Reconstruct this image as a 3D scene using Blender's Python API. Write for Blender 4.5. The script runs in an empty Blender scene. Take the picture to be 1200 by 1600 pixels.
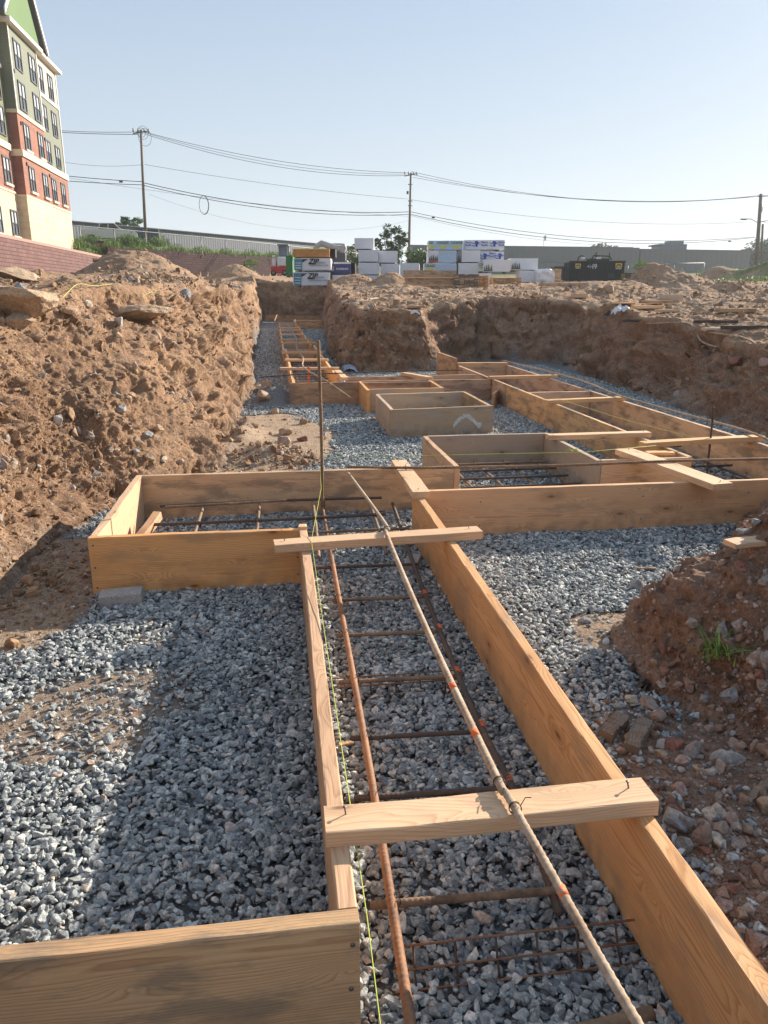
import bpy, bmesh, math, random
import numpy as np
from mathutils import Vector, Matrix, Quaternion, Euler

random.seed(7)
rng = np.random.default_rng(11)
scene = bpy.context.scene
COL = scene.collection
R = math.radians

# ------------------------------------------------------------------ camera
# world: x runs across the footings, y runs along them, z=0 is the top of the gravel bed
CAM_H = 1.38
PITCH = R(15.9)
YAW = math.atan(170 / 1248)
cam_d = bpy.data.cameras.new("camera")
cam = bpy.data.objects.new("camera", cam_d)
COL.objects.link(cam)
cam_d.sensor_fit = 'VERTICAL'
cam_d.sensor_height = 36
cam_d.lens = 27
cam_d.clip_start = 0.05
cam_d.clip_end = 9000
cam.location = (0, 0, CAM_H)
cam.rotation_euler = (R(90) - PITCH, 0, -YAW)
scene.camera = cam

# ------------------------------------------------------------------ sky and sun
SUN_EL = R(21.8)
SUN_AZ = math.atan2(.53, .36)            # clockwise from +y
w = bpy.data.worlds.new("World")
scene.world = w
w.use_nodes = True
nt = w.node_tree
bg = nt.nodes["Background"]
sky = nt.nodes.new("ShaderNodeTexSky")
sky.sky_type = 'NISHITA'
sky.sun_disc = False
sky.sun_elevation = SUN_EL
sky.sun_rotation = SUN_AZ
sky.altitude = 50
sky.air_density = 1.0
sky.dust_density = 1.0
sky.ozone_density = 2.2
# thin haze over the clear sky: thickest at the horizon, with added fill light overhead
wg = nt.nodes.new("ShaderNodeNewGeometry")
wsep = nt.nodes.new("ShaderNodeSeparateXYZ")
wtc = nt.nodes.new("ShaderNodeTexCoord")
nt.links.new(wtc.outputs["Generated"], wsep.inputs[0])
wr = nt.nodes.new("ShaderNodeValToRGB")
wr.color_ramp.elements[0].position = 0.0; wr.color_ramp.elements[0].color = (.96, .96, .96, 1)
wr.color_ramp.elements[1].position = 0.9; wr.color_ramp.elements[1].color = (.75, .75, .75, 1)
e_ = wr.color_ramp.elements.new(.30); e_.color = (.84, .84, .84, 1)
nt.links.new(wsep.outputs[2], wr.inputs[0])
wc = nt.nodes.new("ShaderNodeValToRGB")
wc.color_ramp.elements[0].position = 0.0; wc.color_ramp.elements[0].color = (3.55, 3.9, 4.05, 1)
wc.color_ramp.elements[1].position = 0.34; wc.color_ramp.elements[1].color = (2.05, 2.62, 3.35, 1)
e_ = wc.color_ramp.elements.new(.62); e_.color = (2.4, 3.0, 3.8, 1)  # high stop brightened above the camera's view to add fill light
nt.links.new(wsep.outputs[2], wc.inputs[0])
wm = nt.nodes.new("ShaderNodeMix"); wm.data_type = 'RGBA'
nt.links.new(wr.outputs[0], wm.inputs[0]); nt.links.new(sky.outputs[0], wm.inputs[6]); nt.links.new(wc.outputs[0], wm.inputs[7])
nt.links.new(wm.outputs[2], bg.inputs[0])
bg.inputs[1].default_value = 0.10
sun_d = bpy.data.lights.new("sun", 'SUN')
sun = bpy.data.objects.new("sun", sun_d)
COL.objects.link(sun)
sun_d.energy = 5.0
sun_d.angle = R(0.6)
sun_d.color = (1.0, .885, .74)
sdir = Vector((math.sin(SUN_AZ) * math.cos(SUN_EL), math.cos(SUN_AZ) * math.cos(SUN_EL), math.sin(SUN_EL)))
sun.rotation_euler = sdir.to_track_quat('Z', 'Y').to_euler()
sun.location = (8, 6, 12)
scene.view_settings.view_transform = 'Standard'
scene.view_settings.look = 'None'
scene.view_settings.gamma = 1
scene.view_settings.exposure = 1.08
scene.render.engine = 'CYCLES'
scene.cycles.max_bounces = 6
scene.cycles.diffuse_bounces = 4
scene.cycles.transparent_max_bounces = 6

# ------------------------------------------------------------------ helpers
FW = Vector((math.sin(YAW), math.cos(YAW), 0))
RT = Vector((math.cos(YAW), -math.sin(YAW), 0))

def at(px, py, D):
    """world point seen at photo coordinates (px, py) at D metres ahead"""
    X = (px - 600) / 1200
    yc = -(py - 800) / 1200
    Y = math.cos(PITCH) + yc * math.sin(PITCH)
    Z = -math.sin(PITCH) + yc * math.cos(PITCH)
    t = D / Y
    return Vector((0, 0, CAM_H)) + RT * (X * t) + FW * D + Vector((0, 0, Z * t))

def on(px, py, z=0.0):
    X = (px - 600) / 1200
    yc = -(py - 800) / 1200
    Y = math.cos(PITCH) + yc * math.sin(PITCH)
    Z = -math.sin(PITCH) + yc * math.cos(PITCH)
    t = (z - CAM_H) / Z
    return Vector((0, 0, z)) + RT * (X * t) + FW * (Y * t)

def tag(o, label=None, cat=None, group=None, kind=None):
    if label: o["label"] = label
    if cat: o["category"] = cat
    if group: o["group"] = group
    if kind: o["kind"] = kind
    return o

def empty(name, loc, label, cat, group=None, rz=0.0):
    o = bpy.data.objects.new(name, None)
    COL.objects.link(o)
    o.location = loc
    o.rotation_euler = (0, 0, rz)
    o.empty_display_size = .1
    tag(o, label, cat, group)
    return o

class MB:
    def __init__(self):
        self.v = []; self.f = []; self.m = []; self.s = []
    def add(self, verts, faces, mi=0, smooth=False, M=None):
        b = len(self.v)
        if M is not None:
            verts = [M @ Vector(p) for p in verts]
        self.v += [tuple(p) for p in verts]
        for fc in faces:
            self.f.append([i + b for i in fc]); self.m.append(mi); self.s.append(smooth)
        return self
    def box(self, c, d, mi=0, M=None, bev=0.0):
        x, y, z = d[0] / 2, d[1] / 2, d[2] / 2
        if bev <= 0:
            vs = [(c[0] + i * x, c[1] + j * y, c[2] + k * z) for i in (-1, 1) for j in (-1, 1) for k in (-1, 1)]
            fs = [(0, 1, 3, 2), (4, 6, 7, 5), (0, 4, 5, 1), (2, 3, 7, 6), (0, 2, 6, 4), (1, 5, 7, 3)]
            return self.add(vs, fs, mi, False, M)
        bm = bmesh.new()
        bmesh.ops.create_cube(bm, size=1)
        bmesh.ops.scale(bm, vec=d, verts=bm.verts)
        bmesh.ops.bevel(bm, geom=bm.edges[:], offset=bev, segments=2, affect='EDGES', profile=.6)
        bmesh.ops.translate(bm, vec=c, verts=bm.verts)
        bm.verts.index_update()
        self.add([v.co.copy() for v in bm.verts], [[v.index for v in f.verts] for f in bm.faces], mi, False, M)
        bm.free()
        return self
    def tube(self, pts, r, seg=8, mi=0, caps=True, radf=None, M=None):
        pts = [Vector(p) for p in pts]
        n = len(pts)
        vs = []; fs = []
        up = None
        for i, p in enumerate(pts):
            t = (pts[min(i + 1, n - 1)] - pts[max(i - 1, 0)])
            if t.length < 1e-9: t = Vector((0, 0, 1))
            t.normalize()
            if up is None:
                up = Vector((0, 0, 1)) if abs(t.z) < .9 else Vector((1, 0, 0))
            s = t.cross(up)
            if s.length < 1e-6: s = t.orthogonal()
            s.normalize()
            up = s.cross(t).normalized()
            for k in range(seg):
                a = 2 * math.pi * k / seg
                rr = r[i] if isinstance(r, (list, tuple)) else r
                if radf: rr *= radf(i, k)
                vs.append(p + (s * math.cos(a) + up * math.sin(a)) * rr)
        for i in range(n - 1):
            for k in range(seg):
                k2 = (k + 1) % seg
                fs.append((i * seg + k, i * seg + k2, (i + 1) * seg + k2, (i + 1) * seg + k))
        if caps:
            fs.append(tuple(reversed(range(seg))))
            fs.append(tuple((n - 1) * seg + k for k in range(seg)))
        return self.add(vs, fs, mi, True, M)
    def prism(self, poly, axis_vec, mi=0, M=None):
        """extrude a planar 3-D polygon along axis_vec"""
        n = len(poly)
        a = [Vector(p) for p in poly]; b = [p + Vector(axis_vec) for p in a]
        fs = [tuple(range(n))[::-1], tuple(range(n, 2 * n))]
        for i in range(n):
            j = (i + 1) % n
            fs.append((i, j, n + j, n + i))
        return self.add(a + b, fs, mi, False, M)
    def build(self, name, mats, parent=None):
        me = bpy.data.meshes.new(name)
        me.from_pydata(self.v, [], self.f)
        if not isinstance(mats, (list, tuple)): mats = [mats]
        for m in mats: me.materials.append(m)
        me.polygons.foreach_set("material_index", self.m)
        me.polygons.foreach_set("use_smooth", self.s)
        me.update()
        bm = bmesh.new(); bm.from_mesh(me)
        if len(bm.faces) < 60000:
            bmesh.ops.recalc_face_normals(bm, faces=bm.faces)
        bm.to_mesh(me); bm.free()
        o = bpy.data.objects.new(name, me)
        COL.objects.link(o)
        if parent is not None: o.parent = parent
        return o

# ---- numpy noise
def _hash(i, j, k, seed):
    h = (i * 374761393 + j * 668265263 + k * 2147483647 + seed * 974711) & 0xffffffff
    h = ((h ^ (h >> 13)) * 1274126177) & 0xffffffff
    h = ((h ^ (h >> 16)) * 2246822519) & 0xffffffff
    return ((h >> 8) & 0xffff) / 32767.5 - 1.0

def vnoise(x, y, z, seed=0):
    xi = np.floor(x).astype(np.int64); yi = np.floor(y).astype(np.int64); zi = np.floor(z).astype(np.int64)
    u = x - xi; v = y - yi; t = z - zi
    u = u * u * (3 - 2 * u); v = v * v * (3 - 2 * v); t = t * t * (3 - 2 * t)
    def c(a, b, d): return _hash(xi + a, yi + b, zi + d, seed)
    x00 = c(0, 0, 0) * (1 - u) + c(1, 0, 0) * u
    x10 = c(0, 1, 0) * (1 - u) + c(1, 1, 0) * u
    x01 = c(0, 0, 1) * (1 - u) + c(1, 0, 1) * u
    x11 = c(0, 1, 1) * (1 - u) + c(1, 1, 1) * u
    return (x00 * (1 - v) + x10 * v) * (1 - t) + (x01 * (1 - v) + x11 * v) * t

def fbm(x, y, z=None, oct=4, seed=0, gain=.5, ridge=False):
    if z is None: z = np.zeros_like(x) + .37
    s = np.zeros_like(x); a = 1.0; tot = 0
    c, sn = math.cos(.6), math.sin(.6)
    for o in range(oct):
        n = vnoise(x, y, z, seed + o * 17)
        if ridge: n = 1 - 2 * np.abs(n)
        s += a * n; tot += a
        a *= gain
        x, y, z = (x * c - y * sn) * 2.03 + 5.1, (x * sn + y * c) * 2.03 + 1.7, z * 2.03 + 3.3
    return s / tot

def sst(a, b, x):
    t = np.clip((x - a) / (b - a), 0, 1)
    return t * t * (3 - 2 * t)

def sdist(poly, x, y):
    """signed distance, positive outside"""
    P = np.array(poly, float)
    d = np.full(x.shape, 1e9); inside = np.zeros(x.shape, bool)
    n = len(P)
    for i in range(n):
        ax, ay = P[i]; bx, by = P[(i + 1) % n]
        ex, ey = bx - ax, by - ay
        t = np.clip(((x - ax) * ex + (y - ay) * ey) / (ex * ex + ey * ey), 0, 1)
        dx = x - ax - t * ex; dy = y - ay - t * ey
        d = np.minimum(d, dx * dx + dy * dy)
        if ay != by:
            cr = ((ay > y) != (by > y)) & (x < (bx - ax) * (y - ay) / (by - ay) + ax)
            inside ^= cr
    d = np.sqrt(d)
    return np.where(inside, -d, d)

# ------------------------------------------------------------------ materials
MATS = {}
def new_mat(name):
    m = bpy.data.materials.new(name); m.use_nodes = True
    n = m.node_tree.nodes; l = m.node_tree.links
    b = n["Principled BSDF"]
    MATS[name] = m
    return m, n, l, b

def N(n, typ, **kw):
    x = n.new(typ)
    for k, v in kw.items():
        if hasattr(x, k): setattr(x, k, v)
        elif k in x.inputs: x.inputs[k].default_value = v
    return x

def ramp(n, stops, interp='LINEAR'):
    r = n.new("ShaderNodeValToRGB")
    cr = r.color_ramp
    cr.interpolation = interp
    while len(cr.elements) < len(stops): cr.elements.new(.5)
    for e, (p, c) in zip(cr.elements, stops):
        e.position = p
        e.color = (c[0], c[1], c[2], 1) if hasattr(c, '__len__') else (c, c, c, 1)
    return r

def mix(n, l, fac, a, b, mode='MIX'):
    x = n.new("ShaderNodeMix"); x.data_type = 'RGBA'; x.blend_type = mode
    for idx, val in ((0, fac), (6, a), (7, b)):
        if val is None: continue
        if hasattr(val, 'is_linked') or hasattr(val, 'links'):
            l.new(val, x.inputs[idx])
        elif hasattr(val, '__len__'):
            x.inputs[idx].default_value = (val[0], val[1], val[2], 1)
        else:
            x.inputs[idx].default_value = val
    return x.outputs[2]

def math_(n, l, op, a, b=None, c=None, clamp=False):
    x = n.new("ShaderNodeMath"); x.operation = op; x.use_clamp = clamp
    for i, val in enumerate((a, b, c)):
        if val is None: continue
        if hasattr(val, 'links'): l.new(val, x.inputs[i])
        else: x.inputs[i].default_value = val
    return x.outputs[0]

def bump(n, l, b, height, strength=.5, dist=.01, prev=None):
    x = n.new("ShaderNodeBump")
    x.inputs["Strength"].default_value = strength
    x.inputs["Distance"].default_value = dist
    l.new(height, x.inputs["Height"])
    if prev is not None: l.new(prev, x.inputs["Normal"])
    if b is not None: l.new(x.outputs[0], b.inputs["Normal"])
    return x.outputs[0]

def plain(name, col, rough=.7, metal=0.0, var=.12, scale=6.0, bumpd=0.0, bscale=40.0):
    """painted or coated surface with slight dirt and tone variation"""
    m, n, l, b = new_mat(name)
    tc = N(n, "ShaderNodeTexCoord")
    no = N(n, "ShaderNodeTexNoise"); no.inputs["Scale"].default_value = scale; no.inputs["Detail"].default_value = 6
    l.new(tc.outputs["Object"], no.inputs["Vector"])
    r = ramp(n, [(.3, [c * (1 - var) for c in col]), (.7, [min(1, c * (1 + var)) for c in col])])
    l.new(no.outputs[0], r.inputs[0])
    l.new(r.outputs[0], b.inputs["Base Color"])
    b.inputs["Roughness"].default_value = rough
    b.inputs["Metallic"].default_value = metal
    if bumpd > 0:
        n2 = N(n, "ShaderNodeTexNoise"); n2.inputs["Scale"].default_value = bscale; n2.inputs["Detail"].default_value = 5
        l.new(tc.outputs["Object"], n2.inputs["Vector"])
        bump(n, l, b, n2.outputs[0], .6, bumpd)
    return m

def wood(name, light, dark, knot, stain=.0, stain_col=(.2, .19, .17), rough=.72, mud=0.25):
    m, n, l, b = new_mat(name)
    tc = N(n, "ShaderNodeTexCoord"); oi = N(n, "ShaderNodeObjectInfo")
    off = N(n, "ShaderNodeVectorMath", operation='SCALE'); 
    cv = N(n, "ShaderNodeCombineXYZ")
    l.new(math_(n, l, 'MULTIPLY', oi.outputs["Random"], 37.0), cv.inputs[0])
    l.new(math_(n, l, 'MULTIPLY', oi.outputs["Random"], 3.1), cv.inputs[1])
    l.new(math_(n, l, 'MULTIPLY', oi.outputs["Random"], 11.7), cv.inputs[2])
    sp = N(n, "ShaderNodeSeparateXYZ"); l.new(tc.outputs["Object"], sp.inputs[0])
    X, Y, Z = sp.outputs
    def vec(x, y, z):
        c = N(n, "ShaderNodeCombineXYZ")
        for i, q in enumerate((x, y, z)):
            if hasattr(q, 'links'): l.new(q, c.inputs[i])
            else: c.inputs[i].default_value = q
        a = N(n, "ShaderNodeVectorMath", operation='ADD')
        l.new(c.outputs[0], a.inputs[0]); l.new(cv.outputs[0], a.inputs[1])
        return a.outputs[0]
    mul = lambda a, s: math_(n, l, 'MULTIPLY', a, s)
    add = lambda a, s: math_(n, l, 'ADD', a, s)
    # knots: cells stretched along the board
    vk = N(n, "ShaderNodeTexVoronoi"); vk.voronoi_dimensions = "2D"; vk.inputs["Scale"].default_value = 1.0; vk.inputs["Randomness"].default_value = .9
    l.new(vec(mul(X, 2.6), add(mul(Z, 7.5), mul(Y, 9.0)), 0.0), vk.inputs["Vector"])
    kd = vk.outputs["Distance"]
    infl = math_(n, l, 'SUBTRACT', 1.0, math_(n, l, 'DIVIDE', kd, .34), clamp=True)
    infl2 = math_(n, l, 'POWER', infl, 2.0)
    # slow wander of the pith
    nw = N(n, "ShaderNodeTexNoise"); nw.inputs["Scale"].default_value = 1.0; nw.inputs["Detail"].default_value = 3
    l.new(vec(mul(X, 1.1), mul(Y, 5), mul(Z, 5)), nw.inputs["Vector"])
    wander = math_(n, l, 'SUBTRACT', nw.outputs[0], .5)
    rz = math_(n, l, 'SUBTRACT', mul(oi.outputs["Random"], .22), .11)
    yy = add(add(Y, .05), mul(wander, .05))
    zz = math_(n, l, 'SUBTRACT', add(Z, mul(wander, .10)), rz)
    rad = math_(n, l, 'SQRT', add(math_(n, l, 'MULTIPLY', yy, yy), math_(n, l, 'MULTIPLY', zz, zz)))
    rad = add(rad, mul(infl2, .035))
    nf = N(n, "ShaderNodeTexNoise"); nf.inputs["Scale"].default_value = 1.0; nf.inputs["Detail"].default_value = 4
    l.new(vec(mul(X, 5), mul(Y, 60), mul(Z, 60)), nf.inputs["Vector"])
    ph = add(mul(rad, 150.0), mul(nf.outputs[0], .9))
    fr = math_(n, l, 'FRACT', ph)
    ring = ramp(n, [(0, 0), (.55, .25), (.88, 1), (1, 0)]); l.new(fr, ring.inputs[0])
    # fibres
    nb = N(n, "ShaderNodeTexNoise"); nb.inputs["Scale"].default_value = 1.0; nb.inputs["Detail"].default_value = 5
    l.new(vec(mul(X, 9), mul(Y, 330), mul(Z, 330)), nb.inputs["Vector"])
    # large tone variation
    nl_ = N(n, "ShaderNodeTexNoise"); nl_.inputs["Scale"].default_value = 1.0; nl_.inputs["Detail"].default_value = 4
    l.new(vec(mul(X, 1.6), mul(Y, 8), mul(Z, 9)), nl_.inputs["Vector"])
    fac = add(mul(ring.outputs[0], .60), mul(math_(n, l, 'SUBTRACT', nb.outputs[0], .35), .7))
    tone = ramp(n, [(.3, 0), (.75, 1)]); l.new(nl_.outputs[0], tone.inputs[0])
    fac = math_(n, l, 'ADD', fac, mul(tone.outputs[0], .35), clamp=True)
    col = mix(n, l, fac, light, dark)
    kr = ramp(n, [(.02, .85), (.075, 0)]); l.new(kd, kr.inputs[0])
    kr2 = ramp(n, [(.04, .55), (.30, 0)]); l.new(kd, kr2.inputs[0])
        # only some cells carry a knot
    sc = N(n, "ShaderNodeSeparateColor"); l.new(vk.outputs["Color"], sc.inputs[0])
    has = math_(n, l, 'GREATER_THAN', sc.outputs[0], .68)
    col = mix(n, l, math_(n, l, 'MULTIPLY', kr2.outputs[0], has), col, [c * .7 for c in dark])
    col = mix(n, l, math_(n, l, 'MULTIPLY', kr.outputs[0], has), col, knot)
    # random overall tint per board
    hv = N(n, "ShaderNodeHueSaturation")
    l.new(add(mul(math_(n, l, 'FRACT', mul(oi.outputs["Random"], 7.31)), .34), .83), hv.inputs["Value"])
    l.new(add(mul(math_(n, l, 'FRACT', mul(oi.outputs["Random"], 3.77)), .3), .85), hv.inputs["Saturation"])
    l.new(col, hv.inputs["Color"]); col = hv.outputs[0]
    # stains (wet concrete, weather)
    ns = N(n, "ShaderNodeTexNoise"); ns.inputs["Scale"].default_value = 1.0; ns.inputs["Detail"].default_value = 7; ns.inputs["Roughness"].default_value = .65
    l.new(vec(mul(X, 3.0), mul(Y, 10), mul(Z, 10)), ns.inputs["Vector"])
    sr = ramp(n, [(.56 - stain * .2, 0), (.66 - stain * .2, 1)]); l.new(ns.outputs[0], sr.inputs[0])
    col = mix(n, l, mul(sr.outputs[0], .35 + stain * .6), col, stain_col)
    # mud splashes low on the face and small dark flecks
    gp = N(n, "ShaderNodeNewGeometry"); gs = N(n, "ShaderNodeSeparateXYZ"); l.new(gp.outputs["Position"], gs.inputs[0])
    low = ramp(n, [(0, 1), (.09, .35), (.2, 0)]); l.new(gs.outputs[2], low.inputs[0])
    n3 = N(n, "ShaderNodeTexNoise"); n3.inputs["Scale"].default_value = 14; n3.inputs["Detail"].default_value = 6
    l.new(gp.outputs["Position"], n3.inputs["Vector"])
    m3 = ramp(n, [(.42, 0), (.66, 1)]); l.new(n3.outputs[0], m3.inputs[0])
    col = mix(n, l, math_(n, l, 'MULTIPLY', mul(low.outputs[0], mud * 2.2), m3.outputs[0], clamp=True), col, (.17, .125, .09))
    l.new(col, b.inputs["Base Color"])
    b.inputs["Roughness"].default_value = rough
    b.inputs["Specular IOR Level"].default_value = .3
    hh = add(mul(nb.outputs[0], 1.0), mul(ring.outputs[0], .35))
    bump(n, l, b, hh, .35, .0015)
    return m

M_wood = wood("fresh_lumber", (.74, .46, .25), (.46, .225, .10), (.14, .055, .028), .12, (.26, .20, .14))
M_wood2 = wood("tan_lumber", (.66, .45, .265), (.40, .225, .12), (.12, .055, .03), .4, (.16, .13, .10))
M_wood_red = wood("reddish_lumber", (.64, .41, .245), (.41, .22, .12), (.10, .045, .025), .35, (.14, .10, .08))
M_wood_grey = wood("weathered_lumber", (.55, .40, .27), (.35, .235, .15), (.12, .08, .06), .35, (.36, .31, .26), mud=.35)
M_wood_pale = wood("pale_lumber", (.80, .52, .29), (.55, .30, .145), (.20, .09, .04), .0, (.5, .36, .2))
M_wood_old = wood("rotten_wood", (.27, .20, .145), (.10, .07, .05), (.05, .035, .025), .6, (.2, .17, .14), rough=.95)

def dirt_mat(name="dirt"):
    m, n, l, b = new_mat(name)
    g = N(n, "ShaderNodeNewGeometry"); P = g.outputs["Position"]
    def noise(s, d=6, ro=.6, dist=0):
        x = N(n, "ShaderNodeTexNoise"); x.inputs["Scale"].default_value = s; x.inputs["Detail"].default_value = d
        x.inputs["Roughness"].default_value = ro; x.inputs["Distortion"].default_value = dist
        l.new(P, x.inputs["Vector"]); return x.outputs[0]
    def attr(nm):
        a = N(n, "ShaderNodeAttribute"); a.attribute_name = nm; return a.outputs["Fac"]
    n1 = noise(.9, 8, .65, .4); n2 = noise(7, 8, .7); n3 = noise(55, 5, .7); n4 = noise(240, 3, .7)
    r1 = ramp(n, [(.30, (.20, .125, .08)), (.45, (.36, .225, .14)), (.58, (.50, .32, .195)), (.72, (.43, .31, .22))]); l.new(n1, r1.inputs[0])
    r2 = ramp(n, [(.3, (.19, .115, .07)), (.5, (.37, .23, .145)), (.7, (.55, .375, .245))]); l.new(n2, r2.inputs[0])
    col = mix(n, l, .5, r1.outputs[0], r2.outputs[0])
    # strata of darker soil near the surface of the cut
    sp = N(n, "ShaderNodeSeparateXYZ"); l.new(P, sp.inputs[0])
    # red clay zone
    rr = ramp(n, [(.3, (.21, .125, .085)), (.55, (.34, .215, .15)), (.75, (.44, .30, .22))]); l.new(n2, rr.inputs[0])
    col = mix(n, l, attr("red"), col, rr.outputs[0])
    rs = ramp(n, [(.3, (.36, .25, .165)), (.6, (.50, .37, .26)), (.8, (.56, .43, .31))]); l.new(n2, rs.inputs[0])
    col = mix(n, l, attr("sand"), col, rs.outputs[0])
    rg = ramp(n, [(.35, (.16, .16, .16)), (.6, (.27, .27, .27)), (.8, (.38, .37, .35))]); l.new(n3, rg.inputs[0])
    col = mix(n, l, attr("gravel"), col, rg.outputs[0])
    rv = ramp(n, [(.35, (.05, .10, .02)), (.6, (.11, .19, .04)), (.75, (.2, .25, .08))]); l.new(n2, rv.inputs[0])
    col = mix(n, l, attr("green"), col, rv.outputs[0])
    # grit
    v = N(n, "ShaderNodeTexVoronoi"); v.inputs["Scale"].default_value = 38; l.new(P, v.inputs["Vector"])
    sc = N(n, "ShaderNodeSeparateColor"); l.new(v.outputs["Color"], sc.inputs[0])
    pebm = math_(n, l, 'MULTIPLY', math_(n, l, 'LESS_THAN', v.outputs["Distance"], .30), math_(n, l, 'GREATER_THAN', sc.outputs[0], .62))
    pr = ramp(n, [(0, (.16, .11, .09)), (.4, (.34, .26, .21)), (.7, (.42, .38, .34)), (1, (.55, .5, .44))]); l.new(sc.outputs[1], pr.inputs[0])
    pebm = math_(n, l, 'MULTIPLY', pebm, .75)
    col = mix(n, l, pebm, col, pr.outputs[0])
    gr = ramp(n, [(.3, .62), (.7, 1.25)]); l.new(n3, gr.inputs[0])
    col = mix(n, l, 1.0, col, gr.outputs[0], 'MULTIPLY')
    l.new(col, b.inputs["Base Color"])
    b.inputs["Roughness"].default_value = .95
    b.inputs["Specular IOR Level"].default_value = .15
    h = math_(n, l, 'ADD', math_(n, l, 'MULTIPLY', n3, 1.0), math_(n, l, 'MULTIPLY', n4, .35))
    h = math_(n, l, 'ADD', h, math_(n, l, 'MULTIPLY', pebm, .6))
    p1 = bump(n, l, None, n2, .8, .06)
    bump(n, l, b, h, .9, .018, p1)
    return m
M_dirt = dirt_mat()

def stone_mat(name, stops, rough=.8, speck=.5):
    m, n, l, b = new_mat(name)
    a = N(n, "ShaderNodeAttribute"); a.attribute_type = 'INSTANCER'; a.attribute_name = "tint"
    r = ramp(n, stops); l.new(a.outputs["Fac"], r.inputs[0])
    tc = N(n, "ShaderNodeTexCoord")
    ve = N(n, "ShaderNodeVectorMath", operation='ADD'); l.new(tc.outputs["Object"], ve.inputs[0])
    cx = N(n, "ShaderNodeCombineXYZ"); l.new(math_(n, l, 'MULTIPLY', a.outputs["Fac"], 91.0), cx.inputs[0]); l.new(cx.outputs[0], ve.inputs[1])
    no = N(n, "ShaderNodeTexNoise"); no.inputs["Scale"].default_value = 3.2; no.inputs["Detail"].default_value = 6; no.inputs["Roughness"].default_value = .7
    l.new(ve.outputs[0], no.inputs["Vector"])
    g = ramp(n, [(.35, 1 - speck), (.65, 1 + speck * .7)]); l.new(no.outputs[0], g.inputs[0])
    col = mix(n, l, 1.0, r.outputs[0], g.outputs[0], 'MULTIPLY')
    l.new(col, b.inputs["Base Color"]); b.inputs["Roughness"].default_value = rough
    b.inputs["Specular IOR Level"].default_value = .35
    bump(n, l, b, no.outputs[0], .5, .12)
    return m
M_gravel = stone_mat("crushed_stone", [(0, (.15, .165, .18)), (.22, (.25, .275, .29)), (.45, (.39, .42, .42)), (.66, (.565, .585, .56)), (.84, (.74, .73, .69)), (.88, (.56, .42, .34)), (.94, (.66, .55, .46)), (1, (.82, .78, .72))])
M_clod = stone_mat("soil_clods", [(0, (.21, .125, .075)), (.3, (.36, .225, .135)), (.7, (.48, .32, .20)), (.86, (.42, .32, .24)), (.955, (.34, .31, .29)), (1, (.58, .52, .45))], .95, .3)
M_redclod = stone_mat("red_clay_clods", [(0, (.20, .115, .08)), (.4, (.34, .20, .14)), (.7, (.42, .28, .20)), (.9, (.4, .33, .28)), (1, (.58, .52, .46))], .95, .3)
M_rubble = stone_mat("rubble_stone", [(0, (.19, .13, .10)), (.2, (.33, .22, .17)), (.45, (.42, .36, .31)), (.6, (.27, .28, .30)), (.8, (.52, .46, .40)), (1, (.42, .26, .20))], .85, .35)

def rock_mat(name, c1, c2, sc=9.0, bd=.02):
    m, n, l, b = new_mat(name)
    tc = N(n, "ShaderNodeTexCoord")
    no = N(n, "ShaderNodeTexNoise"); no.inputs["Scale"].default_value = sc; no.inputs["Detail"].default_value = 8; no.inputs["Roughness"].default_value = .7
    l.new(tc.outputs["Object"], no.inputs["Vector"])
    n2 = N(n, "ShaderNodeTexNoise"); n2.inputs["Scale"].default_value = sc * 9; n2.inputs["Detail"].default_value = 5
    l.new(tc.outputs["Object"], n2.inputs["Vector"])
    r = ramp(n, [(.32, c1), (.68, c2)]); l.new(no.outputs[0], r.inputs[0])
    g = ramp(n, [(.3, .7), (.7, 1.25)]); l.new(n2.outputs[0], g.inputs[0])
    l.new(mix(n, l, 1.0, r.outputs[0], g.outputs[0], 'MULTIPLY'), b.inputs["Base Color"])
    b.inputs["Roughness"].default_value = .9
    h = math_(n, l, 'ADD', no.outputs[0], math_(n, l, 'MULTIPLY', n2.outputs[0], .4))
    bump(n, l, b, h, .8, bd)
    return m
M_rock_tan = rock_mat("tan_rock", (.30, .20, .125), (.50, .37, .25))
M_rock_grey = rock_mat("grey_rock", (.16, .16, .165), (.36, .34, .32))
M_rock_pink = rock_mat("pink_rock", (.26, .16, .13), (.46, .33, .27))
M_rock_red = rock_mat("red_rock", (.17, .065, .045), (.33, .15, .10))
M_rock_cream = rock_mat("cream_rock", (.38, .31, .24), (.58, .50, .40))
M_concrete = rock_mat("concrete", (.30, .29, .275), (.42, .40, .38), 14, .006)

def rust_mat(name, base, dark, bright=None, brightamt=.0, rough=.75):
    m, n, l, b = new_mat(name)
    tc = N(n, "ShaderNodeTexCoord")
    no = N(n, "ShaderNodeTexNoise"); no.inputs["Scale"].default_value = 9; no.inputs["Detail"].default_value = 8; no.inputs["Roughness"].default_value = .7
    l.new(tc.outputs["Object"], no.inputs["Vector"])
    n2 = N(n, "ShaderNodeTexNoise"); n2.inputs["Scale"].default_value = 90; n2.inputs["Detail"].default_value = 4
    l.new(tc.outputs["Object"], n2.inputs["Vector"])
    f = math_(n, l, 'ADD', math_(n, l, 'MULTIPLY', no.outputs[0], .7), math_(n, l, 'MULTIPLY', n2.outputs[0], .3))
    st = [(.38, dark), (.58, base)]
    if bright: st.append((.66, bright))
    r = ramp(n, st); l.new(f, r.inputs[0])
    l.new(r.outputs[0], b.inputs["Base Color"])
    b.inputs["Roughness"].default_value = rough; b.inputs["Metallic"].default_value = .15
    bump(n, l, b, n2.outputs[0], .5, .0012)
    return m
M_rust = rust_mat("rusted_steel", (.30, .15, .075), (.15, .08, .05), (.38, .22, .12))
M_rust_dark = rust_mat("dark_steel", (.105, .068, .047), (.055, .042, .036), (.2, .10, .05))
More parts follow.
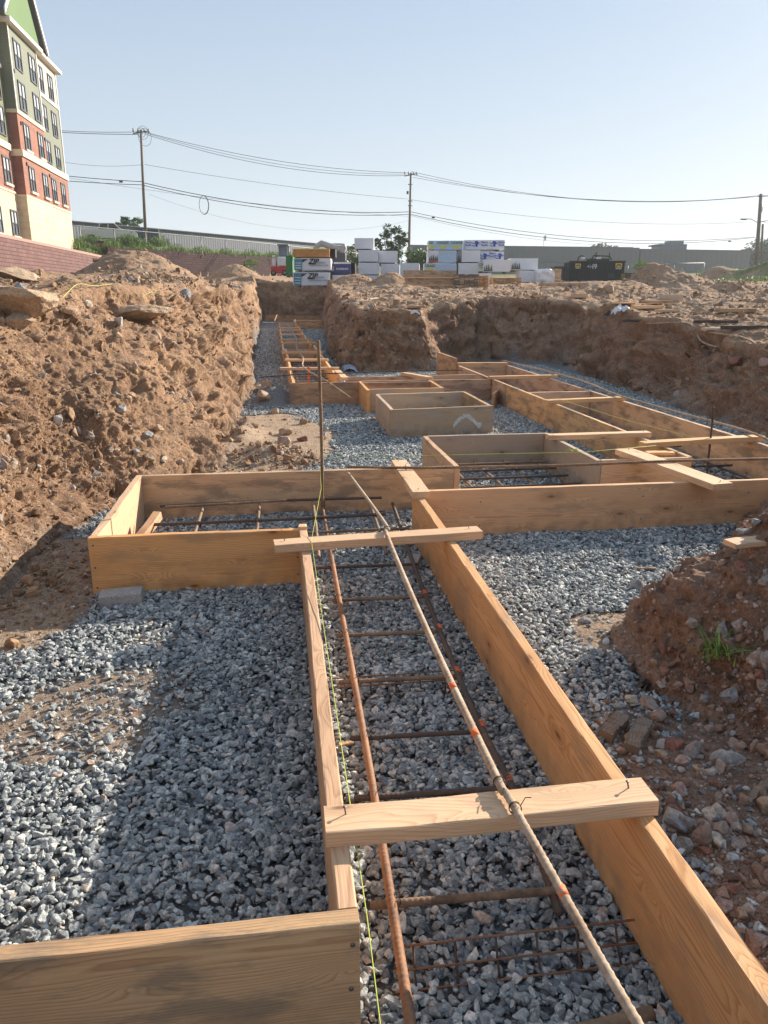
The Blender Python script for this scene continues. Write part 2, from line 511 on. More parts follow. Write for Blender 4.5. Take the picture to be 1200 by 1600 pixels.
M_rebar_pale = rust_mat("pale_muddy_rebar", (.46, .36, .26), (.24, .15, .09), (.58, .49, .38), rough=.9)
M_rebar_brown = rust_mat("brown_rebar", (.25, .16, .095), (.12, .075, .048), (.33, .22, .13))
M_nail = plain("nail_steel", (.16, .14, .13), .45, .7)
M_wire = plain("tie_wire", (.06, .05, .045), .5, .6)
M_orange = plain("orange_paint", (.70, .13, .03), .7, 0, .25, 60)
M_string = plain("yellow_green_string", (.45, .52, .05), .6)
M_string_d = plain("dusty_string", (.45, .42, .10), .7)
M_white = plain("white_wrap", (.60, .62, .66), .55, 0, .05, 1.5, .02, 3)
M_whitec = plain("crumpled_white_sheet", (.62, .62, .64), .6, 0, .08, 4, .05, 5)
M_blue = plain("navy_wrap", (.025, .035, .16), .45, 0, .15, 2)
M_bluelogo = plain("blue_print", (.03, .06, .34), .6)
M_teal = plain("teal_print", (.06, .22, .29), .6, 0, .15)
M_black = plain("black_print", (.02, .02, .022), .6)
M_greenp = plain("green_print", (.06, .20, .17), .6)
M_yellowp = plain("yellow_print", (.52, .50, .08), .6)
M_skyp = plain("pale_blue_print", (.36, .48, .62), .6)
M_redp = plain("red_print", (.42, .05, .04), .6)
M_treep = plain("dark_green_print", (.05, .085, .06), .7, 0, .4, 10)
M_osb = plain("orange_osb", (.42, .20, .06), .8, 0, .15, 4)
M_greenbox = plain("green_wrap", (.04, .20, .06), .6, 0, .15)
M_sign_y = plain("yellow_sign", (.60, .40, .03), .5)
M_dump = plain("black_container_paint", (.009, .010, .012), .8, 0, .3, 2, .01, 6)
M_rubber = plain("tyre_rubber", (.015, .015, .016), .85)
M_silver = plain("silver_car_paint", (.55, .54, .51), .35, .25, .03)
M_chrome = plain("bright_metal", (.55, .55, .55), .25, .8)
M_redpaint = plain("red_machine_paint", (.45, .03, .03), .45)
M_whitepaint = plain("white_machine_paint", (.65, .65, .64), .45)
M_greypaint = plain("grey_machine_paint", (.33, .34, .33), .55, 0, .15)
M_wirecable = plain("overhead_cable", (.035, .035, .04), .7)
M_pole = wood("pole_timber", (.20, .16, .12), (.12, .09, .07), (.05, .04, .03), .5, (.2, .18, .16))
M_galv = plain("galvanised_steel", (.20, .205, .21), .5, .6)
M_meshwire = plain("dull_wire", (.10, .10, .105), .9)
M_glass = plain("window_glass", (.12, .15, .18), .12, 0.0, .4, .8)
M_glass_bl = plain("window_blind", (.46, .52, .58), .25, 0.0, .12, 1.2)
M_wframe = plain("dark_window_frame", (.045, .045, .05), .5)
M_carglass = plain("car_glass", (.02, .025, .03), .08)
M_yellowtr = plain("yellow_trailer_paint", (.30, .22, .04), .6, 0, .4, 4)
M_bag = plain("blue_grey_plastic", (.33, .40, .52), .4, 0, .1, 5, .02, 8)
M_bark = wood("bark", (.16, .12, .09), (.08, .06, .045), (.04, .03, .02), .5, (.12, .1, .08))

def leaf_mat(name, c1, c2):
    m, n, l, b = new_mat(name)
    oi = N(n, "ShaderNodeNewGeometry")
    r = ramp(n, [(0, c1), (1, c2)]); l.new(oi.outputs["Random Per Island"], r.inputs[0])
    l.new(r.outputs[0], b.inputs["Base Color"]); b.inputs["Roughness"].default_value = .6
    tr = N(n, "ShaderNodeBsdfTranslucent"); l.new(r.outputs[0], tr.inputs[0])
    mx = N(n, "ShaderNodeMixShader"); mx.inputs[0].default_value = .3
    l.new(b.outputs[0], mx.inputs[1]); l.new(tr.outputs[0], mx.inputs[2])
    l.new(mx.outputs[0], n["Material Output"].inputs[0])
    return m
M_leaf = leaf_mat("leaves", (.035, .075, .018), (.10, .18, .04))
M_leaf_d = leaf_mat("dark_leaves", (.025, .055, .02), (.06, .11, .035))
M_weed = leaf_mat("weeds", (.06, .12, .02), (.17, .25, .05))
M_grass = leaf_mat("grass_blades", (.11, .20, .035), (.30, .42, .10))

def siding(name, col, pitch, depth=.02, joint=0.0, horiz=True, var=.06):
    """lap boards or blocks: horizontal lines every pitch metres, optional vertical joints"""
    m, n, l, b = new_mat(name)
    g = N(n, "ShaderNodeNewGeometry"); sp = N(n, "ShaderNodeSeparateXYZ"); l.new(g.outputs["Position"], sp.inputs[0])
    z = math_(n, l, 'FRACT', math_(n, l, 'DIVIDE', sp.outputs[2], pitch))
    no = N(n, "ShaderNodeTexNoise"); no.inputs["Scale"].default_value = .6; no.inputs["Detail"].default_value = 5; l.new(g.outputs["Position"], no.inputs["Vector"])
    r = ramp(n, [(.3, [c * (1 - var) for c in col]), (.7, [c * (1 + var) for c in col])]); l.new(no.outputs[0], r.inputs[0])
    ln = ramp(n, [(0, .55), (.12, 1), (1, 1)]); l.new(z, ln.inputs[0])
    l.new(mix(n, l, 1.0, r.outputs[0], ln.outputs[0], 'MULTIPLY'), b.inputs["Base Color"])
    b.inputs["Roughness"].default_value = .75
    bump(n, l, b, z, .5, depth)
    return m

def block_mat(name, c1, c2, mortar, bw, bh, bd=.02, vertical_axis='Z', mortar_size=.012):
    m, n, l, b = new_mat(name)
    tc = N(n, "ShaderNodeTexCoord"); sp = N(n, "ShaderNodeSeparateXYZ"); l.new(tc.outputs["Object"], sp.inputs[0])
    c = N(n, "ShaderNodeCombineXYZ"); l.new(sp.outputs[0], c.inputs[0]); l.new(sp.outputs[2], c.inputs[1])
    br = N(n, "ShaderNodeTexBrick"); l.new(c.outputs[0], br.inputs["Vector"])
    br.inputs["Color1"].default_value = (*c1, 1); br.inputs["Color2"].default_value = (*c2, 1); br.inputs["Mortar"].default_value = (*mortar, 1)
    br.inputs["Scale"].default_value = 1; br.inputs["Brick Width"].default_value = bw; br.inputs["Row Height"].default_value = bh
    br.inputs["Mortar Size"].default_value = mortar_size; br.inputs["Bias"].default_value = 0
    no = N(n, "ShaderNodeTexNoise"); no.inputs["Scale"].default_value = 1.2; no.inputs["Detail"].default_value = 9; no.inputs["Roughness"].default_value = .7
    l.new(tc.outputs["Object"], no.inputs["Vector"])
    g = ramp(n, [(.3, .75), (.7, 1.2)]); l.new(no.outputs[0], g.inputs[0])
    l.new(mix(n, l, 1.0, br.outputs[0], g.outputs[0], 'MULTIPLY'), b.inputs["Base Color"])
    b.inputs["Roughness"].default_value = .9
    h = math_(n, l, 'SUBTRACT', no.outputs[0], math_(n, l, 'MULTIPLY', br.outputs["Fac"], .8))
    bump(n, l, b, h, .8, bd)
    return m
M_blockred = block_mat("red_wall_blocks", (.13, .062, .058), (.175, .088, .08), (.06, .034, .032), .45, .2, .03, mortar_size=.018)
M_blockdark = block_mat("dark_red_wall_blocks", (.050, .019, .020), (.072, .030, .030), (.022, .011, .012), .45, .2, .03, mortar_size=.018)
M_blocktan = block_mat("tan_masonry", (.54, .445, .31), (.58, .485, .345), (.45, .36, .24), .9, .4, .01)
M_brick = block_mat("red_brick", (.27, .125, .09), (.31, .145, .105), (.24, .12, .09), .4, .13, .005)
M_sid_green = siding("sage_siding", (.175, .195, .15), .16)
M_sid_olive = siding("olive_siding", (.155, .17, .09), .16)
M_sid_cream = siding("cream_siding", (.50, .455, .37), .16)
M_sid_lime = siding("lime_siding", (.085, .165, .05), .3, .005)
M_cream = plain("cream_trim", (.66, .56, .40), .7, 0, .04)
M_wtrim = plain("white_trim", (.66, .64, .60), .6, 0, .04)
M_roof = plain("grey_shingles", (.085, .09, .10), .9, 0, .2, 3, .01, 20)
M_soffit = plain("brown_soffit", (.12, .06, .045), .8)

def ribbed(name, col, pitch, axis=0):
    m, n, l, b = new_mat(name)
    tc = N(n, "ShaderNodeTexCoord"); sp = N(n, "ShaderNodeSeparateXYZ"); l.new(tc.outputs["Object"], sp.inputs[0])
    z = math_(n, l, 'FRACT', math_(n, l, 'DIVIDE', sp.outputs[axis], pitch))
    w_ = ramp(n, [(0, 0), (.1, 1), (.5, 1), (.6, 0)]); l.new(z, w_.inputs[0])
    no = N(n, "ShaderNodeTexNoise"); no.inputs["Scale"].default_value = .12; no.inputs["Detail"].default_value = 6; l.new(tc.outputs["Object"], no.inputs["Vector"])
    r = ramp(n, [(.3, [c * .9 for c in col]), (.7, [c * 1.1 for c in col])]); l.new(no.outputs[0], r.inputs[0])
    l.new(r.outputs[0], b.inputs["Base Color"])
    b.inputs["Roughness"].default_value = .6; b.inputs["Metallic"].default_value = .1
    bump(n, l, b, w_.outputs[0], .5, .04)
    return m
M_metal_grey = ribbed("grey_wall_panels", (.135, .125, .12), 1.2)
M_metal_blue = ribbed("pale_metal_cladding", (.105, .12, .15), .5)
M_dark_panel = plain("dark_lower_panels", (.055, .065, .08), .6)

# ------------------------------------------------------------------ ground
PIT = [(-1.30, -3.0), (-1.30, 4.3), (-1.12, 5.0), (-.80, 5.7), (-.42, 6.4), (-.40, 9.6), (-.32, 12.5), (-.52, 17.5),
       (-.62, 29), (-.75, 43.5), (6, 44.2), (6, 41.2), (2.35, 41.0), (1.95, 33), (1.45, 24), (1.12, 17), (1.10, 14.0), (2.3, 13.85),
       (2.9, 14.0), (3.4, 15.3), (4.6, 16.4), (5.7, 15.4), (5.2, 11.8), (4.9, 9.0), (4.62, 6.7), (4.45, 5.2), (4.3, 4.7), (3.2, 4.45), (2.78, 4.2),
       (2.35, 3.75), (1.75, 3.15), (1.30, 2.78), (1.20, 2.35), (1.42, 1.86), (1.9, 1.2), (2.4, .2), (2.6, -3.0)]

def plateau(x, y):
    r = np.hypot(x, y)
    base = np.interp(r, [0, 6, 9, 14, 20, 45, 60, 100, 170, 600, 4000], [.62, .70, .80, 1.06, 1.22, 1.90, 2.12, 3.6, 4.2, 6, 6])
    left = np.interp(y, [-5, 3, 6, 10, 16, 25, 45, 70, 100], [1.1, 1.25, 1.36, 1.48, 1.45, 1.5, 1.9, 2.6, 3.6])
    k = 1 - sst(-.8, 1.6, x)
    p = base * (1 - k) + left * k
    ang = np.arctan2(x, y)                       # widen 'left' for the far left
    g = lambda cx, cy, sx, sy, h: h * np.exp(-((x - cx) / sx) ** 2 - ((y - cy) / sy) ** 2)
    p = p + g(-2.75, 14.6, .75, 1.6, .46) + g(-1.95, 14.0, .8, 1.6, .34) + g(-3.0, 11, .6, 1.0, .12) + g(-2.9, 5.6, .7, 1.0, .10) + g(-1.5, 11.5, .5, 1.2, .10)
    p = p + g(-2.2, 46.0, 1.5, 1.4, 1.0) + g(-3.2, 30, 1.6, 2.0, .22) + g(-1.2, 40, 2.6, 2.5, .30) + g(2.0, 41, 3, 2.0, .25) + g(-2.6, 24, 1, 3, .15)
    for px, D, sx, sy, h in ((560, 37, 1.0, 1.2, .50), (612, 34, .85, 1.1, .62), (470, 42, 1.6, 1.3, .45), (525, 38, 1.1, 1.2, .2), (640, 30, .8, 1, .1),
                             (1012, 27, .55, .7, .42), (1030, 27, 1.5, 1.3, .50), (1075, 26, 1.2, 1.2, .25), (1130, 23, 1.3, .8, .34), (960, 25, 1.3, 1.2, .30), (915, 18, .9, .8, .20), (860, 17, .8, .8, .12), (1000, 18, 1.2, .8, .10),
                             (1118, 56, 1.5, 1.6, 1.0), (1195, 54, 1.6, 2.0, .95), (1250, 52, 2.4, 2.4, .9), (985, 40, 4, 2, .12), (770, 17, 1.3, 1.2, .1), (1100, 14, 2.5, 1.2, .05)):
        q = at(px, 458, D)
        p = p + g(q.x, q.y, sx, sy, h)
    # shallow far trench on the right plateau
    q0 = at(1080, 458, 20)
    p = p - .30 * np.exp(-((y - q0.y) / .55) ** 2) * sst(q0.x - .3, q0.x + .3, x) * (1 - sst(q0.x + 30, q0.x + 31, x))
    # ridge crown of the near mound
    p = p + g(1.9, 2.75, .7, .85, .21)
    return p

NEARW_X = -14.0
FARW = (Vector((-13.9, 70.3, 0)), Vector((12.0, 104.0, 0)))
def terrace(x, y, h):
    k = sst(-14.35, -14.15, -x * -1.0) * 0
    m1 = (x < -14.2) & (y > 8) & (y < 150)
    h = np.where(m1, 4.15, h)
    a, b = FARW
    ex, ey = (b.x - a.x), (b.y - a.y); L = math.hypot(ex, ey)
    s = ((x - a.x) * ex + (y - a.y) * ey) / L
    d = (-(x - a.x) * ey + (y - a.y) * ex) / L
    m2 = (d > .2) & (s < L) & (y > 60)
    t2 = sst(L - 1, L + 8, s)
    m2b = (d > .2) & (y > 60)
    up = 4.95 + 1.5 * sst(1.5, 13, d)
    return np.where(m2b, up * (1 - t2) + h * t2, h)

def width(x, y):
    left = np.interp(y, [0, 3, 4.4, 6, 8, 10, 13, 18], [.62, .62, .75, 1.3, 1.25, .8, .42, .3])
    right = np.interp(y, [0, 1.5, 2.5, 3.5, 4.6, 6, 9, 14, 18], [.9, .85, .68, .70, .85, .8, .6, .42, .35])
    k = sst(0, 1.5, x + .06 * y * 0)
    return left * (1 - k) + right * k

def height(x, y):
    d0 = sdist(PIT, x, y)
    amp = np.interp(np.hypot(x, y), [0, 4, 8], [.10, .16, .30])
    d = d0 - amp * np.clip(fbm(x * 1.0, y * 1.0, oct=3, seed=3) + .25, -1, 1) - .02 * fbm(x * 6, y * 6, oct=3, seed=9)
    d = np.where(d0 < -.25, d0, np.where(d0 < 0, np.minimum(d, 0.02), d))
    wd = width(x, y)
    s = np.clip(d / wd, 0, 1)
    prof = s ** .8
    prof = np.where(s > .8, prof + 0 * s, prof)
    P = plateau(x, y)
    h = P * prof
    # beyond the rim: broad lumps
    far = sst(0, .5, d)
    rr = np.hypot(x, y)
    lum = .11 * fbm(x * .9, y * .9, oct=5, seed=21) + .085 * fbm(x * 2.6, y * 2.6, oct=5, seed=33, gain=.6)
    lum = lum * (1 + .5 * sst(10, 25, rr)) * (1 - .65 * sst(30, 48, rr)) * (1 - .6 * sst(60, 100, rr))
    h = h + lum * far
    # spoil piles left on the sandy floor
    g = lambda cx, cy, sx, sy, hh: hh * np.exp(-((x - cx) / sx) ** 2 - ((y - cy) / sy) ** 2)
    h = h + g(-.12, 6.7, .25, .28, .10) + g(-.05, 10.3, .25, .35, .20) + g(-.40, 7.6, .2, .4, .12)
    return h, d0, s

def sandmask(x, y):
    e = .25 * fbm(x * 3, y * 3, oct=4, seed=55)
    m = np.zeros_like(x)
    ell = lambda cx, cy, rx, ry: 1 - np.sqrt(((x - cx) / rx) ** 2 + ((y - cy) / ry) ** 2)
    m = np.maximum(m, sst(-.05, .12, ell(-.25, 7.5, .80, 1.75) + e))
    m = np.maximum(m, sst(0, .15, ell(-1.22, 3.75, .42, .8) + e))
    m = np.maximum(m, sst(0, .3, ell(-.75, 2.42, .42, .42) + e * 2.0) * .72)
    m = np.maximum(m, sst(.35, .6, fbm(x * 1.6 + 3, y * 1.6, oct=4, seed=91)) * .35)
    m = np.maximum(m, sst(0, .2, ell(-.55, 3.05, .14, .10) + e) * .5)
    m = np.maximum(m, sst(0, .2, ell(1.40, 2.82, .28, .24) + e) * .9)
    return np.clip(m, 0, 1)

def rubblemask(x, y):
    e = .12 * fbm(x * 4, y * 4, oct=3, seed=66)
    return sst(.0, .12, x - .86 + e - .14 * sst(1.9, 2.4, y)) * (1 - sst(2.0, 2.5, y + e))

def build_ground():
    fine = np.arange(-37, 37.001, .1)
    left = -37 - np.cumsum(np.concatenate([np.full(90, .4), np.full(40, 3.5)]))
    right = 37 + np.cumsum(np.concatenate([np.full(90, .4), np.full(40, 3.5)]))
    ang = np.concatenate([left[::-1], fine, right])
    ang = ang[(ang > -172) & (ang < 172)]
    ang = np.radians(ang) + YAW
    r = [.25]
    while r[-1] < 75: r.append(r[-1] * 1.0034)
    while r[-1] < 260: r.append(r[-1] * 1.01)
    while r[-1] < 780: r.append(r[-1] * 1.08)
    r = np.array(r)
    A, Rr = np.meshgrid(ang, r)
    x = (Rr * np.sin(A)); y = (Rr * np.cos(A))
    h, d0, s = height(x, y)
    # put more rows where the ground climbs (the cut faces), so they carry real relief
    k = int(np.searchsorted(r, 60.0)) + 1
    hn = h[:k]
    wgt = np.diff(np.log(Rr[:k]), axis=0) + 1.5 * np.abs(np.diff(hn, axis=0)) / np.clip(Rr[1:k], 2.5, 40)
    pad = np.concatenate([wgt[:, :1].repeat(30, 1), wgt, wgt[:, -1:].repeat(30, 1)], 1)
    cs = np.cumsum(np.concatenate([np.zeros((wgt.shape[0], 1)), pad], 1), 1)
    wgt = (cs[:, 61:] - cs[:, :-61]) / 61
    cum = np.concatenate([np.zeros((1, wgt.shape[1])), np.cumsum(wgt, 0)], 0)
    K = 2150
    newR = np.empty((K, len(ang)))
    tt = np.linspace(0, 1, K)
    for j in range(len(ang)):
        newR[:, j] = np.interp(tt * cum[-1, j], cum[:, j], r[:k])
    tail = r[k:]
    Rr = np.concatenate([newR, np.repeat(tail[:, None], len(ang), 1)], 0)
    A = np.repeat(ang[None, :], Rr.shape[0], 0)
    x = (Rr * np.sin(A)); y = (Rr * np.cos(A))
    h, d0, s = height(x, y)
    h = terrace(x, y, h)
    nr, na = x.shape
    P = np.stack([x, y, h], -1)
    du = np.gradient(P, axis=1); dv = np.gradient(P, axis=0)
    nrm = np.cross(du, dv); nrm /= (np.linalg.norm(nrm, axis=-1, keepdims=True) + 1e-12)
    nrm = np.where(nrm[..., 2:3] < 0, -nrm, nrm)
    rr = np.hypot(x, y)
    out = sst(-.05, .12, d0)
    wall = out * (1 - sst(.85, 1.0, s)) 
    ampm = (.055 * out + wall * np.interp(rr, [2, 4, 8, 12], [.04, .055, .10, .22])) * (1 - sst(70, 90, rr))
    n3 = fbm(x * 2.3, y * 2.3, h * 4.2, oct=6, seed=77, gain=.62)
    n4 = fbm(x * 15, y * 15, h * 15, oct=4, seed=88, gain=.72)
    # vertical gullies and undercut under the crust of the cut faces
    rg = .35 + 1.0 * sst(-.25, .35, fbm(x * .8 + 40, y * .8, h * 1.2, oct=3, seed=201))
    n4 = n4 * rg
    disp = 1.25 * ampm * n3 * (.5 + .6 * rg) + (.016 * out + .020 * wall) * n4 * (1 - sst(30, 60, rr))
    blk = np.floor(3.2 * fbm(x * 1.7 + 9, y * 1.7, h * 2.2, oct=4, seed=141)) / 3.2
    disp = disp + .17 * blk * wall * sst(6, 9, y) + .03 * blk * wall
    crust = np.exp(-((s - .80) / .13) ** 2) * sst(4.5, 8, y)
    disp = disp - .10 * crust * (n3 > 0) * wall
    P = P + nrm * disp[..., None]
    P[..., 2] += (1 - out) * (-.010 + .008 * fbm(x * 2, y * 2, oct=3, seed=5))
    sm = sandmask(x, y) * (1 - out)
    rb = rubblemask(x, y)
    P[..., 2] += sm * .018 + (1 - out) * rb * .02 + sm * .008 * n4
    # zones of real soil colour
    red = np.clip(sst(.5, 1.3, x) * (1 - sst(4.2, 6.0, y)) * np.maximum(out, rb), 0, 1)
    rn = fbm(x * .7, y * .7, h * 2.0, oct=4, seed=15)
    red = np.maximum(red, .75 * wall * sst(1.0, 1.6, x) * sst(-.35, .35, rn + .25))
    red = np.maximum(red, .3 * (rn > .15) * sst(-.0, .5, rn) * out)
    sand = np.maximum(sm, .55 * out * (1 - wall) * sst(6, 14, rr) * sst(-.3, .4, rn))
    gravel = (1 - out) * (1 - sm) * (1 - rb)
    green = sst(45, 60, rr) * sst(14, 20, x) * sst(-.3, .3, fbm(x * .25, y * .25, oct=4, seed=71) + .1) * out
    green = np.maximum(green, sst(100, 130, rr))
    ex_, ey_ = FARW[1].x - FARW[0].x, FARW[1].y - FARW[0].y
    dd_ = (-(x - FARW[0].x) * ey_ + (y - FARW[0].y) * ex_) / math.hypot(ex_, ey_)
    gtop = ((x < -14.2) & (y > 68)) | ((dd_ > .1) & (y > 60) & (x < 20))
    green = np.maximum(green, np.where(gtop, .9, 0))
    V = P.reshape(-1, 3)
    idx = np.arange(nr * na).reshape(nr, na)
    q = np.stack([idx[:-1, :-1], idx[:-1, 1:], idx[1:, 1:], idx[1:, :-1]], -1).reshape(-1, 4)
    q = q[:, ::-1]
    me = bpy.data.meshes.new("ground")
    me.vertices.add(len(V)); me.vertices.foreach_set("co", V.astype(np.float32).ravel())
    me.loops.add(q.size); me.loops.foreach_set("vertex_index", q.astype(np.int32).ravel())
    me.polygons.add(len(q)); me.polygons.foreach_set("loop_start", np.arange(0, q.size, 4, dtype=np.int32))
    me.polygons.foreach_set("loop_total", np.full(len(q), 4, np.int32))
    me.polygons.foreach_set("use_smooth", np.ones(len(q), bool))
    me.update(calc_edges=True)
    for nm, arr in (("red", red), ("sand", sand), ("gravel", gravel), ("green", green)):
        a = me.attributes.new(nm, 'FLOAT', 'POINT'); a.data.foreach_set("value", arr.astype(np.float32).ravel())
    me.materials.append(M_dirt)
    o = bpy.data.objects.new("ground", me); COL.objects.link(o)
    tag(o, "excavated brown soil with cut banks and heaps around the gravel bed", kind="structure")
    return dict(P=P, n=nrm, out=out, wall=wall, rb=rb, sm=sm, x=x, y=y, r=rr, ang=A, red=red, d0=d0, R=Rr, A=ang)

GR = build_ground()

def gz(x, y):
    """ground height actually built at x, y"""
    r = math.hypot(x, y); a = math.atan2(x, y)
    j = int(np.clip(np.searchsorted(GR['A'], a), 1, len(GR['A']) - 1)); i = int(np.clip(np.searchsorted(GR['R'][:, j], r), 1, GR['R'].shape[0] - 1))
    return float(GR['P'][i, j, 2])

# ------------------------------------------------------------------ loose stone (stuff)
def stone_protos(kind, count, mat, dims=(1, .78, .58), rnd=.25, bev=.10, seed=1):
    rs = np.random.default_rng(seed)
    c = bpy.data.collections.new(kind + "_shapes")
    for i in range(count):
        bm = bmesh.new()
        k = rs.integers(11, 17)
        for _ in range(k):
            v = rs.normal(size=3); v /= np.linalg.norm(v)
            v *= 1 - rnd * rs.random()
            bm.verts.new(Vector((v[0] * dims[0] * .5, v[1] * dims[1] * .5, v[2] * dims[2] * .5)))
        res = bmesh.ops.convex_hull(bm, input=bm.verts)
        bmesh.ops.delete(bm, geom=[g for g in res["geom_interior"] if isinstance(g, bmesh.types.BMVert)], context='VERTS')
        bmesh.ops.dissolve_limit(bm, angle_limit=R(14), verts=bm.verts, edges=bm.edges)
        try:
            bmesh.ops.bevel(bm, geom=bm.edges[:], offset=bev * .5, segments=1, affect='EDGES', clamp_overlap=True)
        except Exception: pass
        bmesh.ops.triangulate(bm, faces=bm.faces)
        me = bpy.data.meshes.new(kind); bm.to_mesh(me); bm.free()
        me.materials.append(mat)
        for p in me.polygons: p.use_smooth = False
        o = bpy.data.objects.new(kind, me); c.objects.link(o)
    return c

def scatter(name, label, protos, nproto, pts, rot, scl, tint, idx=None):
    me = bpy.data.meshes.new(name)
    n = len(pts)
    me.vertices.add(n); me.vertices.foreach_set("co", pts.astype(np.float32).ravel())
    def av(nm, typ, data, key):
        a = me.attributes.new(nm, typ, 'POINT'); a.data.foreach_set(key, data.ravel())
    av("rot", 'FLOAT_VECTOR', rot.astype(np.float32), "vector")
    av("scl", 'FLOAT_VECTOR', scl.astype(np.float32), "vector")
    av("tint", 'FLOAT', tint.astype(np.float32), "value")
    av("idx", 'INT', (rng.integers(0, nproto, n) if idx is None else idx).astype(np.int32), "value")
    o = bpy.data.objects.new(name, me); COL.objects.link(o)
    ng = bpy.data.node_groups.new(name, 'GeometryNodeTree')
    ng.interface.new_socket("Geometry", in_out='INPUT', socket_type='NodeSocketGeometry')
    ng.interface.new_socket("Geometry", in_out='OUTPUT', socket_type='NodeSocketGeometry')
    nn = ng.nodes; L = ng.links
    gi = nn.new("NodeGroupInput"); go = nn.new("NodeGroupOutput")
    ci = nn.new("GeometryNodeCollectionInfo"); ci.inputs["Collection"].default_value = protos
    ci.inputs["Separate Children"].default_value = True; ci.inputs["Reset Children"].default_value = True
    ip = nn.new("GeometryNodeInstanceOnPoints"); ip.inputs["Pick Instance"].default_value = True
    def na(nm, typ):
        x = nn.new("GeometryNodeInputNamedAttribute"); x.data_type = typ; x.inputs["Name"].default_value = nm; return x.outputs["Attribute"]
    L.new(gi.outputs[0], ip.inputs["Points"]); L.new(ci.outputs[0], ip.inputs["Instance"])
    L.new(na("idx", 'INT'), ip.inputs["Instance Index"])
    L.new(na("rot", 'FLOAT_VECTOR'), ip.inputs["Rotation"]); L.new(na("scl", 'FLOAT_VECTOR'), ip.inputs["Scale"])
    L.new(ip.outputs[0], go.inputs[0])
    md = o.modifiers.new("scatter", 'NODES'); md.node_group = ng
    tag(o, label, kind="stuff")
    return o

def gravel():
    protos = stone_protos("gravel_stone", 14, M_gravel, (1, .8, .62), .16, .16, seed=3)
    P = []
    for (x0, x1, y0, y1, dens) in ((-1.6, 2.9, .55, 5.3, 4600), (-1.5, 5.2, 5.3, 9.5, 2900), (-1.5, 5.2, 9.5, 15, 1500), (-1.2, 2.6, 15, 32, 620)):
        n = int((x1 - x0) * (y1 - y0) * dens)
        x = rng.uniform(x0, x1, n); y = rng.uniform(y0, y1, n)
        ang = np.arctan2(x, y) - YAW
        d = sdist(PIT, x, y)
        keep = (np.abs(ang) < R(44)) & (d < .03 + .05 * rng.random(n))
        x, y, d = x[keep], y[keep], d[keep]
        s = sandmask(x, y)
        rb = rubblemask(x, y)
        edge = sst(-.25, 0.02, d)
        keep = (rng.random(len(x)) > s * 1.02) & (rng.random(len(x)) > rb * .93) & (rng.random(len(x)) > edge * .5)
        x, y = x[keep], y[keep]
        size = np.interp(y, [0, 5, 12, 30], [.029, .030, .038, .052]) * np.exp(np.clip(rng.normal(0, .30, len(x)), -.7, .6))
        z = .0 + rng.random(len(x)) * .014 + .014 * fbm(x * 2.2, y * 2.2, oct=3, seed=5)
        z = z - (size - .029) * .12
        P.append(np.stack([x, y, z, size], -1))
    for (x0, x1, y0, y1, dens) in ((-1.6, 2.9, .55, 5.3, 2600),):
        n = int((x1 - x0) * (y1 - y0) * dens)
        x = rng.uniform(x0, x1, n); y = rng.uniform(y0, y1, n)
        keep = (np.abs(np.arctan2(x, y) - YAW) < R(44)) & (sdist(PIT, x, y) < .05) & (rng.random(n) > rubblemask(x, y) * .8) & (rng.random(n) > sandmask(x, y) * .6)
        x, y = x[keep], y[keep]
        size = .015 * np.exp(rng.normal(0, .3, len(x)))
        z = .0 + rng.random(len(x)) * .010 + .014 * fbm(x * 2.2, y * 2.2, oct=3, seed=5)
        P.append(np.stack([x, y, z, size], -1))
    P = np.concatenate(P)
    n = len(P)
    rot = np.stack([rng.normal(0, .38, n), rng.normal(0, .38, n), rng.uniform(0, 6.283, n)], -1)
    scl = P[:, 3:4] * np.stack([rng.uniform(.85, 1.3, n), rng.uniform(.8, 1.1, n), rng.uniform(.8, 1.15, n)], -1)
    tint = np.clip(rng.beta(1.7, 2.1, n) * .95 + (rng.random(n) > .95) * .5 * rng.random(n), 0, 1)
    scatter("gravel", "blue grey crushed stone bed covering the bottom of the excavation", protos, 14, P[:, :3], rot, scl, tint)
    print("gravel", n)
gravel()

